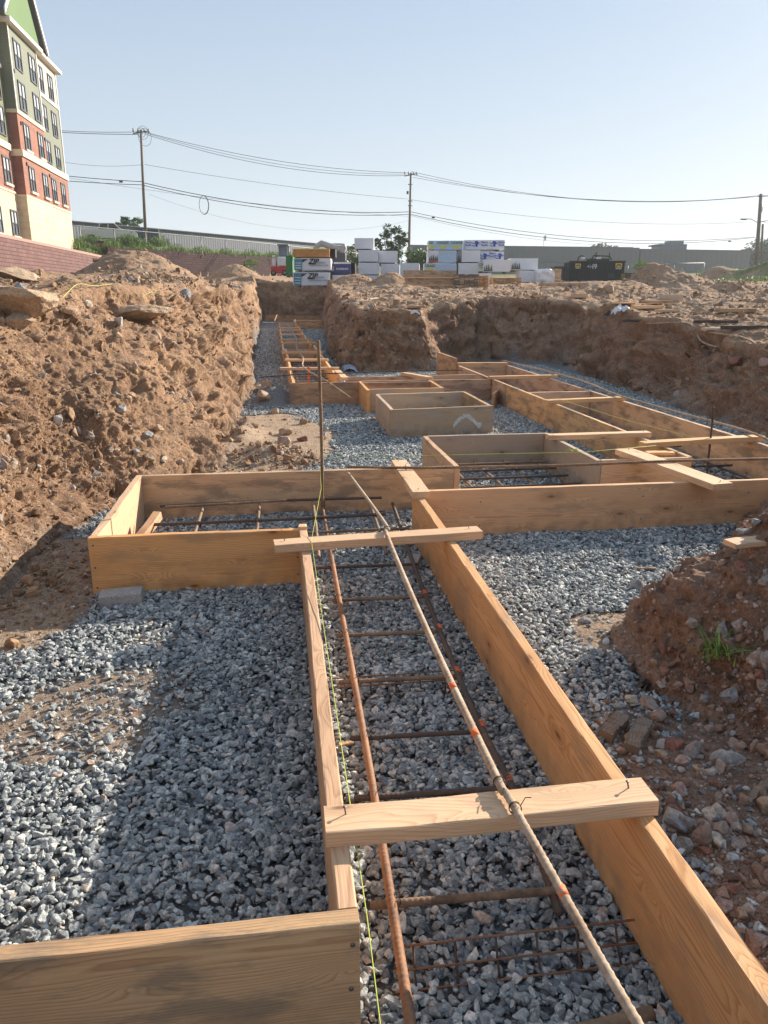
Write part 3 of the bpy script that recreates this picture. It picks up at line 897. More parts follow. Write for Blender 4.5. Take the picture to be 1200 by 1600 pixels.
def debris():
    G = GR
    inview = (np.abs(np.degrees(G['ang'] - YAW)) < 40) & (G['r'] > .9) & (G['r'] < 62)
    outm = (G['out'] > .5)
    redm = (G['x'] > .8) & (G['y'] < 4.4) & (G['r'] < 7)
    def pick(mask, n, wt=None):
        ids = np.flatnonzero(mask.ravel())
        p = None
        if wt is not None:
            p = wt.ravel()[ids]; p = p / p.sum()
        s = rng.choice(ids, n, replace=True, p=p)
        return s
    clump = np.exp(3.6 * fbm(G['x'] * 1.1, G['y'] * 1.1, G['P'][..., 2] * 1.1, oct=4, seed=101))
    near_r = np.clip(G['r'], 2, 40)
    c1 = stone_protos("soil_clod", 10, M_clod, (1, .85, .7), .3, .2, 5)
    s = pick(inview & (outm | (G['sm'] > .75)) & ~redm, 190000, clump * np.where(outm, 1, .9))
    P = G['P'].reshape(-1, 3)[s]; nr = G['n'].reshape(-1, 3)[s]; r = G['r'].ravel()[s]
    size = np.clip(.0058 * (1 / (rng.random(len(s)) + .003)) ** .56, .006, .12)
    size = size * np.interp(r, [2, 8, 20, 60], [.8, 1.1, 2.0, 3.5])
    size = np.minimum(size, .22)
    jit = rng.normal(0, 1, (len(s), 3)) * (.004 * r[:, None])
    jit[:, 2] *= .1
    n = len(s)
    rot = rng.uniform(0, 6.283, (n, 3)); scl = size[:, None] * rng.uniform(.7, 1.25, (n, 3))
    scatter("soil_clods", "loose crumbled soil and pebbles strewn over the brown banks", c1, 10, P + nr * size[:, None] * .12, rot, scl, rng.random(n))
    c2 = stone_protos("clay_clod", 8, M_redclod, (1, .85, .7), .3, .2, 6)
    m = inview & redm & ((G['d0'] > 0) | (G['rb'] > .3))
    s = pick(m, 16000, clump * np.clip(G['r'], 1, 6) ** .5)
    P = G['P'].reshape(-1, 3)[s]; nr = G['n'].reshape(-1, 3)[s]; n = len(s)
    size = np.clip(.0055 * (1 / (rng.random(n) + .006)) ** .55, .006, .07)
    scatter("clay_crumbs", "reddish clay crumbs and pebbles on the heap at the right", c2, 8, P + nr * size[:, None] * .1,
            rng.uniform(0, 6.283, (n, 3)), size[:, None] * rng.uniform(.7, 1.25, (n, 3)), rng.random(n))
    c3 = stone_protos("rubble_piece", 12, M_rubble, (1, .82, .66), .28, .12, 8)
    m = (G['rb'] > .25) & (G['x'] > .8) & (G['x'] < 2.2) & (G['y'] > .4) & (G['y'] < 2.4)
    s = pick(m, 1500, G['rb'] * G['r'] ** 2 * np.exp(1.5 * fbm(G['x'] * 3, G['y'] * 3, oct=2, seed=6)))
    P = G['P'].reshape(-1, 3)[s]; n = len(s)
    size = np.clip(.013 * (1 / (rng.random(n) + .012)) ** .55, .013, .095)
    scatter("rubble", "mixed brown pink and grey stones between the board and the heap", c3, 12, P + np.array([0, 0, 1]) * size[:, None] * .18,
            rng.uniform(0, 6.283, (n, 3)), size[:, None] * rng.uniform(.8, 1.2, (n, 3)), rng.random(n))
debris()

# ------------------------------------------------------------------ lumber
T = .286
def board_mesh(L, h, t, seed=0, rough=.0012, bow=.003, n=None):
    """a sawn board lying along local x, thickness along y, height along z, origin at its centre"""
    rs = random.Random(seed)
    n = n or max(6, int(L / .09))
    c = .0035
    prof = [(-t/2 + c, -h/2), (t/2 - c, -h/2), (t/2 - c*.3, -h/2 + c*.3), (t/2, -h/2 + c), (t/2, -h/6), (t/2, h/6), (t/2, h/2 - c), (t/2 - c*.3, h/2 - c*.3), (t/2 - c, h/2),
            (-t/2 + c, h/2), (-t/2 + c*.3, h/2 - c*.3), (-t/2, h/2 - c), (-t/2, h/6), (-t/2, -h/6), (-t/2, -h/2 + c), (-t/2 + c*.3, -h/2 + c*.3)]
    k = len(prof)
    b1, b2 = rs.uniform(-bow, bow), rs.uniform(-bow, bow)
    vs = []; fs = []
    for i in range(n + 1):
        u = i / n; x = (u - .5) * L
        wy = b1 * math.sin(math.pi * u) + b2 * math.sin(2 * math.pi * u)
        wz = b2 * .5 * math.sin(math.pi * u)
        end = (i == 0 or i == n)
        for (py, pz) in prof:
            j = 0 if end else rough
            sc = .985 if end else 1
            vs.append((x + (rs.uniform(-.001, .001) if end else 0), py * sc + wy + rs.uniform(-j, j) * .5, pz * (1 - (1 - sc) * .12) + wz + rs.uniform(-j, j)))
    for i in range(n):
        for q in range(k):
            q2 = (q + 1) % k
            fs.append((i * k + q, (i + 1) * k + q, (i + 1) * k + q2, i * k + q2))
    fs.append(tuple(range(k))); fs.append(tuple(n * k + q for q in reversed(range(k))))
    return vs, fs

_bs = [0]
def board(parent, name, p0, p1, mat, z0=0.0, h=T, t=.038, label=None, tilt=0.0, dz=0.0):
    """board with centre line from p0 to p1 (x, y); z0 is its underside; flat boards simply have h < t"""
    _bs[0] += 1
    a = Vector((p0[0], p0[1], 0)); b = Vector((p1[0], p1[1], 0))
    L = (b - a).length
    vs, fs = board_mesh(L, h, t, _bs[0])
    me = bpy.data.meshes.new(name); me.from_pydata(vs, [], fs); me.materials.append(mat)
    for p in me.polygons: p.use_smooth = False
    o = bpy.data.objects.new(name, me); COL.objects.link(o)
    mid = (a + b) / 2; mid.z = z0 + h / 2 + dz / 2
    rz = math.atan2(b.y - a.y, b.x - a.x)
    o.rotation_euler = (tilt, -math.atan2(dz, L), rz)
    if parent is not None:
        o.parent = parent
        o.location = mid - parent.location
    else:
        o.location = mid
    if label: o["label"] = label
    return o

def spreader(parent, p0, p1, mat=None, z0=T, w=.089, h=.038, nails=True, big=False, dz=0.0, label=None):
    o = board(parent, "spreader", p0, p1, mat or M_wood_pale, z0, h, w, dz=dz, label=label)
    if nails:
        L = (Vector(p1) - Vector(p0)).length
        for sx in (-1, 1):
            mb = MB()
            bx = sx * (L / 2 - .045)
            lean = random.uniform(-.006, .006)
            top = .016 if big else .008
            mb.tube([(bx, .008, h / 2 - .004), (bx + lean, .010, h / 2 + top)], .0019, 6)
            mb.tube([(bx + lean, .010, h / 2 + top), (bx + lean, .010, h / 2 + top + .0014)], .0042, 8)
            mb.build("nail", M_nail, o)
    return o

def nailheads(o, pts, r=.0045):
    pass

# near trench form
f = empty("footing_form", (.42, 2.3, 0), "long narrow form running from the bottom edge under the two nearest cross pieces", "formwork", "board forms for the footings")
board(f, "side_board", (.09, 1.166), (.09, 3.545), M_wood, label="left board seen mostly by its worn top edge")
board(f, "side_board", (.759, .25), (.759, 4.235), M_wood, label="right board with bright sunlit grain")
board(f, "side_board", (-1.6, 1.145), (.109, 1.145), M_wood2, label="nearest board with its shaded face towards the viewer")
spreader(f, (.062, 1.372), (.782, 1.376), M_wood_pale, big=True)
spreader(f, (-.045, 3.255), (.905, 3.335), M_wood_pale, label="split two by four lying across both boards")
c = MB(); c.box((0, 0, 0), (.036, .09, .19), bev=.003)
o = board(f, "stud_block", (.09, 3.555), (.09, 3.60), M_wood_pale, 0.15, .15, .038)

f = empty("footing_form", (-.4, 4.2, 0), "open rectangular form at left with a bright sunlit end board and dark knotty back board", "formwork", "board forms for the footings")
board(f, "end_board", (-.885, 3.588), (-.885, 4.85), M_wood_pale, label="short end board in full sun")
board(f, "front_board", (-.905, 3.568), (.109, 3.568), M_wood, label="clear board with one dark knot near its right end")
board(f, "back_board", (-.866, 4.832), (1.118, 4.832), M_wood2)
spreader(f, (.76, 4.05), (.765, 4.90), M_wood_pale, w=.10)

f = empty("footing_form", (3.0, 8.0, 0), "long form at right with two parallel boards crossed by four pale cross pieces", "formwork", "board forms for the footings")
board(f, "side_board", (2.82, 4.915), (2.82, 9.3), M_wood2)
board(f, "side_board", (2.82, 9.303), (2.82, 12.0), M_wood_red)
board(f, "side_board", (3.60, 4.245), (3.60, 7.9), M_wood2)
board(f, "side_board", (3.60, 7.903), (3.60, 12.1), M_wood_red)
board(f, "front_board", (.80, 4.222), (5.2, 4.222), M_wood, label="long front board with dark smudges across its face")
board(f, "end_board", (2.84, 11.98), (3.58, 11.98), M_wood_red)
board(f, "end_board", (2.845, 8.55), (3.575, 8.55), M_wood_red)
board(f, "stub_board", (2.772, 11.95), (2.762, 13.35), M_wood_red, 0, .40)
spreader(f, (2.74, 12.05), (3.62, 12.0), M_wood_pale)
spreader(f, (2.76, 9.98), (3.72, 10.05), M_wood_pale)
spreader(f, (2.72, 7.62), (3.62, 7.76), M_wood_pale)
spreader(f, (2.06, 5.68), (2.90, 5.70), M_wood_pale)
spreader(f, (2.64, 5.28), (3.68, 5.42), M_wood_pale)
spreader(f, (2.40, 5.06), (2.52, 4.00), M_wood_pale, w=.14, label="wide plank lying across the front board")
board(f, "wood_scrap", (2.55, 5.02), (2.74, 5.0), M_wood_pale, T, .02, .07)

f = empty("footing_form", (1.7, 5.3, 0), "square form with a rebar mat inside between the long front board and the concrete-stained box", "formwork", "board forms for the footings")
board(f, "end_board", (1.14, 4.815), (1.14, 5.95), M_wood)
board(f, "back_board", (1.161, 5.95), (2.118, 5.95), M_wood_grey)
board(f, "end_board", (2.14, 4.88), (2.14, 5.97), M_wood_grey)
board(f, "front_board", (2.162, 4.895), (2.80, 4.895), M_wood2)

f = empty("pad_form", (1.6, 8.0, 0), "free-standing weathered grey box form with a white cement smear on its front", "formwork", "board forms for the footings")
PF = f
board(f, "front_board", (1.07, 7.42), (2.14, 7.56), M_wood_grey)
board(f, "back_board", (1.09, 8.62), (2.13, 8.72), M_wood_grey)
board(f, "end_board", (1.09, 7.445), (1.095, 8.60), M_wood_grey)
board(f, "end_board", (2.115, 7.585), (2.12, 8.695), M_wood2)
f.rotation_euler = (0, 0, 0)
sm = MB()
pp = []
for i in range(26):
    u = i / 25; pp.append((1.72 + .30 * u, .09 + .10 * math.sin(math.pi * min(1, u * 1.15)) + .01 * random.random()))
prevv = None
vs = []; fs = []
for i, (x, z) in enumerate(pp):
    yy = 7.42 + (x - 1.07) * .14 / 1.07 - .0205 - .002
    th = .012 + .022 * random.random()
    vs += [(x - 1.6, yy - 8.0, z - th), (x - 1.6, yy - 8.0, z + th), (x - 1.6, yy - 8.0 + .002, z - th), (x - 1.6, yy - 8.0 + .002, z + th)]
    if i: 
        a = (i - 1) * 4; b2 = i * 4
        fs += [(a, b2, b2 + 1, a + 1), (a + 1, b2 + 1, b2 + 3, a + 3), (a + 2, a, b2, b2 + 2)]
sm.add(vs, fs); sm.build("cement_smear", plain("dried_cement", (.50, .48, .45), .9, 0, .15, 30), PF)

f = empty("pad_form", (1.5, 9.6, 0), "small low box form tucked behind the free-standing grey box", "formwork", "board forms for the footings")
board(f, "end_board", (1.04, 9.0), (1.04, 9.95), M_wood)
board(f, "front_board", (1.062, 9.10), (1.97, 9.12), M_wood_grey)
board(f, "end_board", (1.95, 9.142), (1.95, 9.96), M_wood)
board(f, "inner_board", (1.062, 9.80), (1.928, 9.80), M_wood_red)
board(f, "back_board", (1.06, 9.99), (2.79, 9.99), M_wood_red)
board(f, "back_board", (.90, 10.50), (2.74, 10.62), M_wood_red)
spreader(f, (1.72, 10.66), (1.98, 10.0), M_wood_pale)
board(f, "brace_block", (2.62, 9.25), (2.78, 9.62), M_wood_red, 0, .19)

f = empty("footing_form", (.5, 15, 0), "long narrow form running far back along the left trench under a ladder of cross pieces", "formwork", "board forms for the footings")
board(f, "front_board", (.14, 9.87), (1.02, 9.90), M_wood_red)
board(f, "side_board", (.19, 9.90), (.17, 16.2), M_wood_pale)
board(f, "side_board", (.125, 15.6), (.12, 22.6), M_wood)
board(f, "side_board", (.12, 22.61), (.12, 31.0), M_wood)
board(f, "side_board", (.80, 10.45), (.80, 17.2), M_wood_pale)
board(f, "side_board", (.74, 17.3), (.72, 31.0), M_wood)
board(f, "cross_board", (.19, 18.9), (.88, 18.9), M_wood_grey)
board(f, "cross_board", (.14, 15.9), (.9, 15.9), M_wood_red)
spreader(f, (.86, 10.1), (.84, 11.1), M_wood_pale)
for (xa, xb, yy) in ((.03, .90, 11.62), (.12, .84, 13.15), (.08, .86, 14.8), (.1, .93, 17.75), (.1, .86, 19.1), (.08, .72, 21.5), (.06, .78, 23.9), (.06, .78, 25.7), (.06, .78, 27.8), (.06, .78, 29.7)):
    spreader(f, (xa, yy), (xb, yy - .07), M_wood_pale, nails=False)

f = empty("footing_form", (1.5, 31.2, 0), "far reddish cross form near the end of the left trench", "formwork", "board forms for the footings")
board(f, "front_board", (.76, 31.1), (2.0, 31.1), M_wood_red)
board(f, "back_board", (.70, 33.2), (2.05, 33.2), M_wood_red)
spreader(f, (.72, 31.0), (.78, 33.3), M_wood_pale, nails=False)
spreader(f, (.75, 32.3), (1.95, 32.2), M_wood_pale, nails=False)
f = empty("footing_form", (.7, 41, 0), "farthest form board standing at the foot of the end wall of the trench", "formwork", "board forms for the footings")
board(f, "front_board", (-.55, 40.6), (2.3, 40.4), M_wood_red)
board(f, "brace", (-.1, 39.9), (.05, 40.5), M_wood_pale, .02, .05, dz=.3)

def face_nails(parent, pts):
    for (x, y, z, nx, ny) in pts:
        mb = MB(); c = Vector((x, y, z)) - parent.location; d_ = Vector((nx, ny, 0)).normalized()
        mb.tube([c - d_ * .004, c + d_ * .0015], .0045, 8); mb.build("nail", M_nail, parent)
for e_ in [o for o in COL.objects if o.name.startswith("footing_form") or o.name.startswith("pad_form")]:
    if e_.name == "footing_form":
        face_nails(e_, [(.095, 1.1245, .05), (.092, 1.1245, .14), (.096, 1.1245, .24), (-.02, 1.1245, .21)] and [(.095, 1.125, .05, 0, -1), (.092, 1.125, .14, 0, -1), (.096, 1.125, .24, 0, -1)])
    if e_.name == "footing_form.001":
        face_nails(e_, [(-.885, 3.548, z_, 0, -1) for z_ in (.04, .14, .25)] + [(.06, 3.548, z_, 0, -1) for z_ in (.06, .15, .24)])
    if e_.name == "footing_form.002":
        face_nails(e_, [(x_, 4.202, z_, 0, -1) for x_ in (1.14, 2.14, 2.82, 3.6) for z_ in (.07, .21)])
    if e_.name == "pad_form":
        face_nails(e_, [(1.09, 7.401, z_, 0, -1) for z_ in (.06, .22)])

# ------------------------------------------------------------------ rebar
def resample(pts, step):
    pts = [Vector(p) for p in pts]
    if len(pts) > 2:
        out = []
        n = len(pts)
        for i in range(n - 1):
            p0 = pts[max(i - 1, 0)]; p1 = pts[i]; p2 = pts[i + 1]; p3 = pts[min(i + 2, n - 1)]
            for k in range(12):
                t = k / 12
                out.append(.5 * ((2 * p1) + (-p0 + p2) * t + (2 * p0 - 5 * p1 + 4 * p2 - p3) * t * t + (-p0 + 3 * p1 - 3 * p2 + p3) * t ** 3))
        out.append(pts[-1]); pts = out
    res = [pts[0]]; acc = 0
    for a, b in zip(pts, pts[1:]):
        L = (b - a).length
        d = step - acc
        while d < L:
            res.append(a.lerp(b, d / L)); d += step
        acc = L - (d - step)
    res.append(pts[-1])
    return res

def bar(parent, name, pts, r, mat, ribs=True, step=None, seg=8, off=None):
    step = step or (.0033 if ribs else .12)
    P = resample(pts, step)
    off = parent.location if parent is not None else Vector((0, 0, 0))
    P = [p - off for p in P]
    mb = MB()
    if ribs:
        def rf(i, k):
            ph = (i + k * .55) % 4
            lug = .18 if k in (0, seg // 2) else 0
            return 1 + max(lug, .13 if ph < 1.4 else 0) - .03
        mb.tube(P, r, seg, radf=rf)
        o = mb.build(name, mat, parent)
        for p in o.data.polygons: p.use_smooth = True
    else:
        mb.tube(P, r, seg); o = mb.build(name, mat, parent)
    return o

def tie(parent, p, r, name="tie_wire", axis=(1, 0, 0)):
    off = parent.location if parent is not None else Vector((0, 0, 0))
    mb = MB(); q = Vector(p) - off; ax = Vector(axis).normalized()
    u = ax.orthogonal().normalized(); v = ax.cross(u)
    for k in range(2):
        pts = []
        for i in range(13):
            a = i / 12 * 6.283
            pts.append(q + (u * math.cos(a) + v * math.sin(a)) * (r + .002) + ax * (.004 * k + .006 * i / 12))
        mb.tube(pts, .0011, 4)
    e = q + u * (r + .003)
    mb.tube([e, e + Vector((.012, .006, .014)), e + Vector((.020, -.006, .022))], .0012, 4)
    return mb.build(name, M_wire, parent)

cage = empty("rebar_cage", (.4, 2.6, 0), "rusty ladder of reinforcing bars lying just above the gravel inside the nearest form", "rebar cage", "rebar assemblies in the forms")
ZB = .085
bar(cage, "long_bar", [(.245, 4.72, ZB + .01), (.232, 3.4, ZB), (.215, 1.9, ZB + .004), (.195, 1.0, ZB), (.18, .55, ZB)], .0095, M_rust)
bar(cage, "long_bar", [(.69, 4.66, ZB + .01), (.625, 3.4, ZB), (.585, 2.2, ZB), (.590, 1.7, ZB), (.575, 1.33, ZB - .03)], .0095, M_rust_dark)
for i, (xa, xb, yy, mt, rr) in enumerate(((.13, .66, 3.60, M_rust_dark, .008), (.20, .62, 3.17, M_rebar_brown, .008), (.19, .60, 2.80, M_rebar_brown, .008),
                                       (.17, .61, 2.42, M_rebar_brown, .008), (.18, .60, 2.06, M_rust_dark, .008), (.16, .62, 1.77, M_rust_dark, .009), (.16, .60, 1.39, M_rebar_brown, .0095))):
    bar(cage, "cross_bar", [(xa, yy + .008, ZB - .018), (xb, yy - .006, ZB - .018)], rr, mt)
    tie(cage, (.225 if yy > 2 else .212, yy, ZB - .006), .013, axis=(.5, 1, 0))
bar(cage, "cross_bar", [(.30, 1.02, .065), (.66, 1.065, .065)], .013, M_rebar_brown, step=.0055)
for (bx, by) in ((.615, 3.16), (.605, 2.79), (.592, 2.42), (.586, 2.06), (.59, 1.78)):
    mb = MB()
    for dy in (-.012, .0, .013):
        mb.tube([Vector((bx, by + dy - .004, ZB)) - cage.location, Vector((bx + .002, by + dy + .004, ZB)) - cage.location], .0112, 10)
    mb.build("paint_mark", M_orange, cage)

def chair_wire(x0, x1, y, label, h=.06, n=5):
    c = empty("bar_support", ((x0 + x1) / 2, y, 0), label, "bar support", "wire supports under the cage")
    for (dy, z) in ((0, h), (-.02, .034), (-.045, .006)):
        mb = MB(); mb.tube([(x0 - c.location.x, dy, z), (x1 - c.location.x, dy, z + .002)], .0026, 6); mb.build("wire", M_rust, c)
    for i in range(n):
        x = x0 + (i + .5) * (x1 - x0) / n - c.location.x
        mb = MB(); mb.tube([(x, .0, h), (x, -.02, .034), (x, -.046, .004)], .0026, 6); mb.build("upright", M_rust_dark, c)
    return c
chair_wire(.19, .72, 1.27, "thin wire bar support lying near the bottom edge below the nearest cross piece", .075, 6)
chair_wire(.15, .60, 2.47, "thin wire bar support crossing the gravel midway up the nearest form", .06, 5)

b_ = bar(None, "rebar", [(.41, 4.66, .30), (.47, 3.42, .340), (.455, 3.25, .3385), (.446, 2.3, .333), (.45, 1.46, .3385), (.458, 1.36, .337), (.497, .86, .325), (.54, .55, .31)], .0085, M_rebar_pale, step=.004)
tag(b_, "long pale mud-coated bar lying lengthwise on top of the two nearest cross pieces", "rebar")
for (x, y, z) in ((.451, 1.42, .338), (.460, 1.33, .337), (.468, 3.33, .34)):
    o = tie(b_, (x, y, z), .011, axis=(.1, 1, 0)); 
for (x, y, z) in ((.4475, 1.62, .338), (.446, 1.86, .336), (.478, 1.1, .33)):
    mb = MB(); mb.tube([(x, y - .013, z), (x, y + .013, z)], .0100, 10); mb.build("paint_mark", M_orange, b_)

b_ = bar(None, "rebar", [(.40, 4.64, .345), (.8, 4.61, .3345), (1.14, 4.60, .33), (1.8, 4.59, .325), (2.46, 4.58, .3345), (3.2, 4.58, .33), (4.4, 4.60, .315)], .0085, M_rebar_brown, step=.006)
tag(b_, "long bar lying crossways on the pale cross pieces above the square form", "rebar")
tie(b_, (.76, 4.61, .336), .011, axis=(1, 0, 0))
b_ = bar(None, "rebar", [(.243, 4.62, .02), (.246, 4.62, .6), (.240, 4.615, 1.115)], .0095, M_rebar_brown, step=.006)
tag(b_, "tall upright ribbed bar standing out of the left open form", "rebar")
b_ = bar(None, "rebar", [(.262, 4.78, .02), (.255, 4.78, .58)], .0055, M_rust_dark, step=.006)
tag(b_, "shorter dark thin bar standing right behind the tall upright one", "rebar")
b_ = bar(None, "rebar", [(3.23, 5.36, .0), (3.225, 5.36, .40), (3.222, 5.36, .56)], .008, M_rust_dark, step=.006)
tag(b_, "short dark upright bar inside the long form at right holding the string", "rebar")
b_ = bar(None, "rebar", [(3.62, 12.3, .33), (3.70, 10.1, .345), (3.72, 9.0, .335), (3.55, 7.75, .345), (3.62, 6.6, .33), (3.60, 5.4, .345), (3.42, 4.7, .32), (3.3, 4.2, .31)], .009, M_rebar_pale, step=.012)
tag(b_, "long bent pale bar trailing along the right long form over its cross pieces", "rebar")
b_ = bar(None, "rebar", [(-.25, 10.2, .33), (.25, 10.35, .345), (.9, 10.5, .34), (1.9, 10.72, .34), (2.6, 10.8, .33)], .008, M_rust_dark, step=.02)
tag(b_, "thin dark bar lying crossways just behind the front board of the far left form", "rebar")
b_ = bar(None, "rebar", [(.85, 9.1, .18), (.60, 9.7, .32), (.42, 10.4, .37), (.36, 11.5, .36), (.42, 13.1, .345), (.38, 15.5, .36), (.45, 19.0, .36), (.42, 23.9, .345), (.38, 29, .35)], .009, M_rebar_pale, step=.03)
tag(b_, "long wavy bar lying along the ladder of cross pieces on the far left form", "rebar")
mb = MB(); mb.box((0, 0, .2), (.028, .028, .40), bev=.003); q = Vector((.42, 10.9, 0))
o = mb.build("stake", M_orange); o.location = q; tag(o, "orange painted stake standing inside the far left form", "stake")

pm = empty("rebar_mat", (-.3, 4.2, 0), "raised mat of dark bars inside the left open form", "rebar mat", "rebar assemblies in the forms")
bar(pm, "cross_bar", [(-.74, 4.64, .135), (-.1, 4.66, .14), (.62, 4.66, .135)], .008, M_rust_dark, step=.006)
bar(pm, "cross_bar", [(-.70, 4.56, .15), (.02, 4.58, .16)], .008, M_rebar_brown, step=.006)
bar(pm, "cross_bar", [(-.74, 4.30, .12), (.1, 4.31, .12), (.60, 4.32, .125)], .0095, M_rust_dark, step=.006)
bar(pm, "cross_bar", [(-.74, 4.08, .10), (0, 4.09, .10), (.70, 4.10, .10)], .008, M_rebar_brown, step=.006)
bar(pm, "cross_bar", [(-.72, 3.88, .09), (.40, 3.89, .09)], .008, M_rust_dark, step=.006)
for xx in (-.50, -.16, .17, .52):
    bar(pm, "long_bar", [(xx, 3.72, .085), (xx + .01, 4.2, .105), (xx + .015, 4.66, .125)], .0085, M_rebar_brown, step=.006)
for q in ((-.50, 4.30), (-.16, 4.30), (.17, 4.31), (-.49, 4.64), (-.15, 4.64), (-.16, 4.08)):
    tie(pm, (q[0], q[1], .115), .013, axis=(1, .4, 0))
board(None, "x", (0, 0), (1, 0), M_wood) if False else None
o = board(None, "wood_scrap", (-.82, 4.08), (-.72, 4.42), M_wood_red, .02, .05, .05, dz=.10)
tag(o, "reddish splintered block leaning in the left corner of the open form", "wood scrap")

pm = empty("rebar_mat", (1.6, 5.4, 0), "square mat of crossed brown bars inside the form behind the long front board", "rebar mat", "rebar assemblies in the forms")
for xx in (1.30, 1.52, 1.76, 2.0):
    bar(pm, "long_bar", [(xx, 4.70, .085), (xx, 5.85, .09)], .0095, M_rebar_brown, step=.006)
for yy in (4.95, 5.2, 5.45, 5.68):
    bar(pm, "cross_bar", [(1.20, yy, .105), (2.06, yy + .01, .108)], .0085, M_rust_dark if yy != 5.68 else M_rebar_brown, step=.006)
for xx in (1.30, 1.76):
    for yy in (5.2, 5.45): tie(pm, (xx, yy, .098), .013, axis=(1, .6, 0))
pm = empty("rebar_mat", (3.2, 5.2, 0), "few dark bars lying in the near end of the long form at right", "rebar mat", "rebar assemblies in the forms")
for xx in (2.98, 3.42): bar(pm, "long_bar", [(xx, 4.32, .06), (xx, 8.4, .06)], .0085, M_rust_dark, step=.012)
for yy in (4.7, 5.5, 6.3, 7.1): bar(pm, "cross_bar", [(2.90, yy, .075), (3.52, yy, .075)], .0085, M_rust_dark, step=.012)
pm = empty("rebar_mat", (.5, 14, 0), "dark closely spaced bars inside the far left form", "rebar mat", "rebar assemblies in the forms")
for xx in (.30, .65): bar(pm, "long_bar", [(xx, 9.98, .10), (xx - .04, 18.6, .10)], .009, M_rust_dark, ribs=False)
yy = 10.2
while yy < 18.5:
    bar(pm, "cross_bar", [(.21, yy, .12), (.76, yy + .02, .12)], .008, M_rebar_brown, ribs=False); yy += .42

# ------------------------------------------------------------------ strings
def string(pts, label, r=.0016):
    mb = MB(); mb.tube([Vector(p) for p in pts], r, 5); o = mb.build("string", M_string); tag(o, label, "string", None); return o
string([(.128, .30, .08), (.1285, .8, .17), (.126, 1.16, T - .02), (.124, 1.30, T - .004), (.121, 2.3, T + .004), (.118, 3.25, T + .041), (.20, 3.9, .40), (.232, 4.60, .335), (.234, 4.605, .36)],
       "taut yellow green string along the inside of the nearest left board", .0011)
string([(.245, 4.60, .415), (1.16, 4.82, .365), (2.1, 5.05, .310), (2.83, 5.28, .30)],
       "taut yellow string running crossways over the square form at half height")
string([(3.22, 5.35, .30), (3.0, 6.4, .31), (2.86, 7.70, .33)], "yellow string tied to the short upright bar in the right form")
mb = MB()
q0 = Vector((2.04, 5.10, T + .02))
for i in range(9):
    a = random.uniform(0, 6.28); mb.tube([q0, q0 + Vector((.03 * math.cos(a), .03 * math.sin(a), .02)), q0 + Vector((.06 * math.cos(a), .05 * math.sin(a), .01 - .03 * random.random()))], .0015, 4)
tag(mb.build("string_knot", M_string), "frayed yellow string knot on the square form's right board", "string")
def gstring(pxs, D, label, r=.004):
    pts = []
    for (px, py) in pxs:
        q = at(px, py, D)
        pts.append(q)
    return string(pts, label, r)

# ------------------------------------------------------------------ rocks, blocks and scraps
def rock(loc, dims, mat, label, seed=0, cuts=12, name="rock", cat="rock", rot=None, sub=3, rough=.09, group=None):
    rs = random.Random(seed)
    bm = bmesh.new(); bmesh.ops.create_icosphere(bm, subdivisions=sub, radius=1)
    planes = []
    for _ in range(cuts):
        v = Vector((rs.gauss(0, 1), rs.gauss(0, 1), rs.gauss(0, 1))).normalized(); planes.append((v, rs.uniform(.52, .84)))
    co = np.array([v.co[:] for v in bm.verts])
    for v in bm.verts:
        p = v.co.copy()
        for nv, dd in planes:
            k = p.dot(nv)
            if k > dd: p -= nv * (k - dd) * .98
        v.co = p
    co = np.array([v.co[:] for v in bm.verts])
    nn = fbm(co[:, 0] * 2.2 + seed, co[:, 1] * 2.2, co[:, 2] * 2.2, oct=4, seed=seed)
    for v, k in zip(bm.verts, nn): v.co *= 1 + rough * float(k)
    bmesh.ops.scale(bm, vec=(dims[0] / 2, dims[1] / 2, dims[2] / 2), verts=bm.verts)
    me = bpy.data.meshes.new(name); bm.to_mesh(me); bm.free(); me.materials.append(mat)
    for p in me.polygons: p.use_smooth = False
    o = bpy.data.objects.new(name, me); COL.objects.link(o)
    o.location = loc; o.rotation_euler = rot or (rs.uniform(-.2, .2), rs.uniform(-.2, .2), rs.uniform(0, 6.28))
    tag(o, label, cat, group); return o

def rock_px(px, py, wpx, mat, label, seed, hr=.7, dr=.8, z0=None, **kw):
    """rock on the ground surface seen at (px, py): march the view ray until it meets the ground"""
    d = (at(px, py, 1.0) - Vector((0, 0, CAM_H)))
    t = .9
    hit = None
    while t < 60:
        p = Vector((0, 0, CAM_H)) + d * t
        if p.z <= gz(p.x, p.y): hit = p; break
        t *= 1.006
    if hit is None: return None
    w_ = wpx / 1200 * t * 1.04
    return rock(hit + Vector((0, 0, w_ * hr * .22)), (w_, w_ * dr, w_ * hr), mat, label, seed, **kw)

def ground_px(px, py):
    d = (at(px, py, 1.0) - Vector((0, 0, CAM_H))); t = .9
    while t < 80:
        p = Vector((0, 0, CAM_H)) + d * t
        if p.z <= gz(p.x, p.y): return p, t
        t *= 1.004
    return Vector((0, 0, CAM_H)) + d * 60, 60

mb = MB(); mb.box((0, 0, .028), (.19, .095, .062), bev=.006)
o = mb.build("concrete_block", M_concrete); o.location = (-.755, 3.44, 0); o.rotation_euler = (R(2), R(-2), R(3)); tag(o, "grey concrete brick lying on the gravel under the corner of the left form", "concrete block")
mb = MB(); mb.box((0, 0, .03), (.13, .07, .05), bev=.006)
o = mb.build("concrete_block", M_concrete); o.location = (.655, 3.72, 0); o.rotation_euler = (R(2), R(-8), R(70)); tag(o, "small pale concrete chip under the second cross piece beside the dark bar", "concrete block")

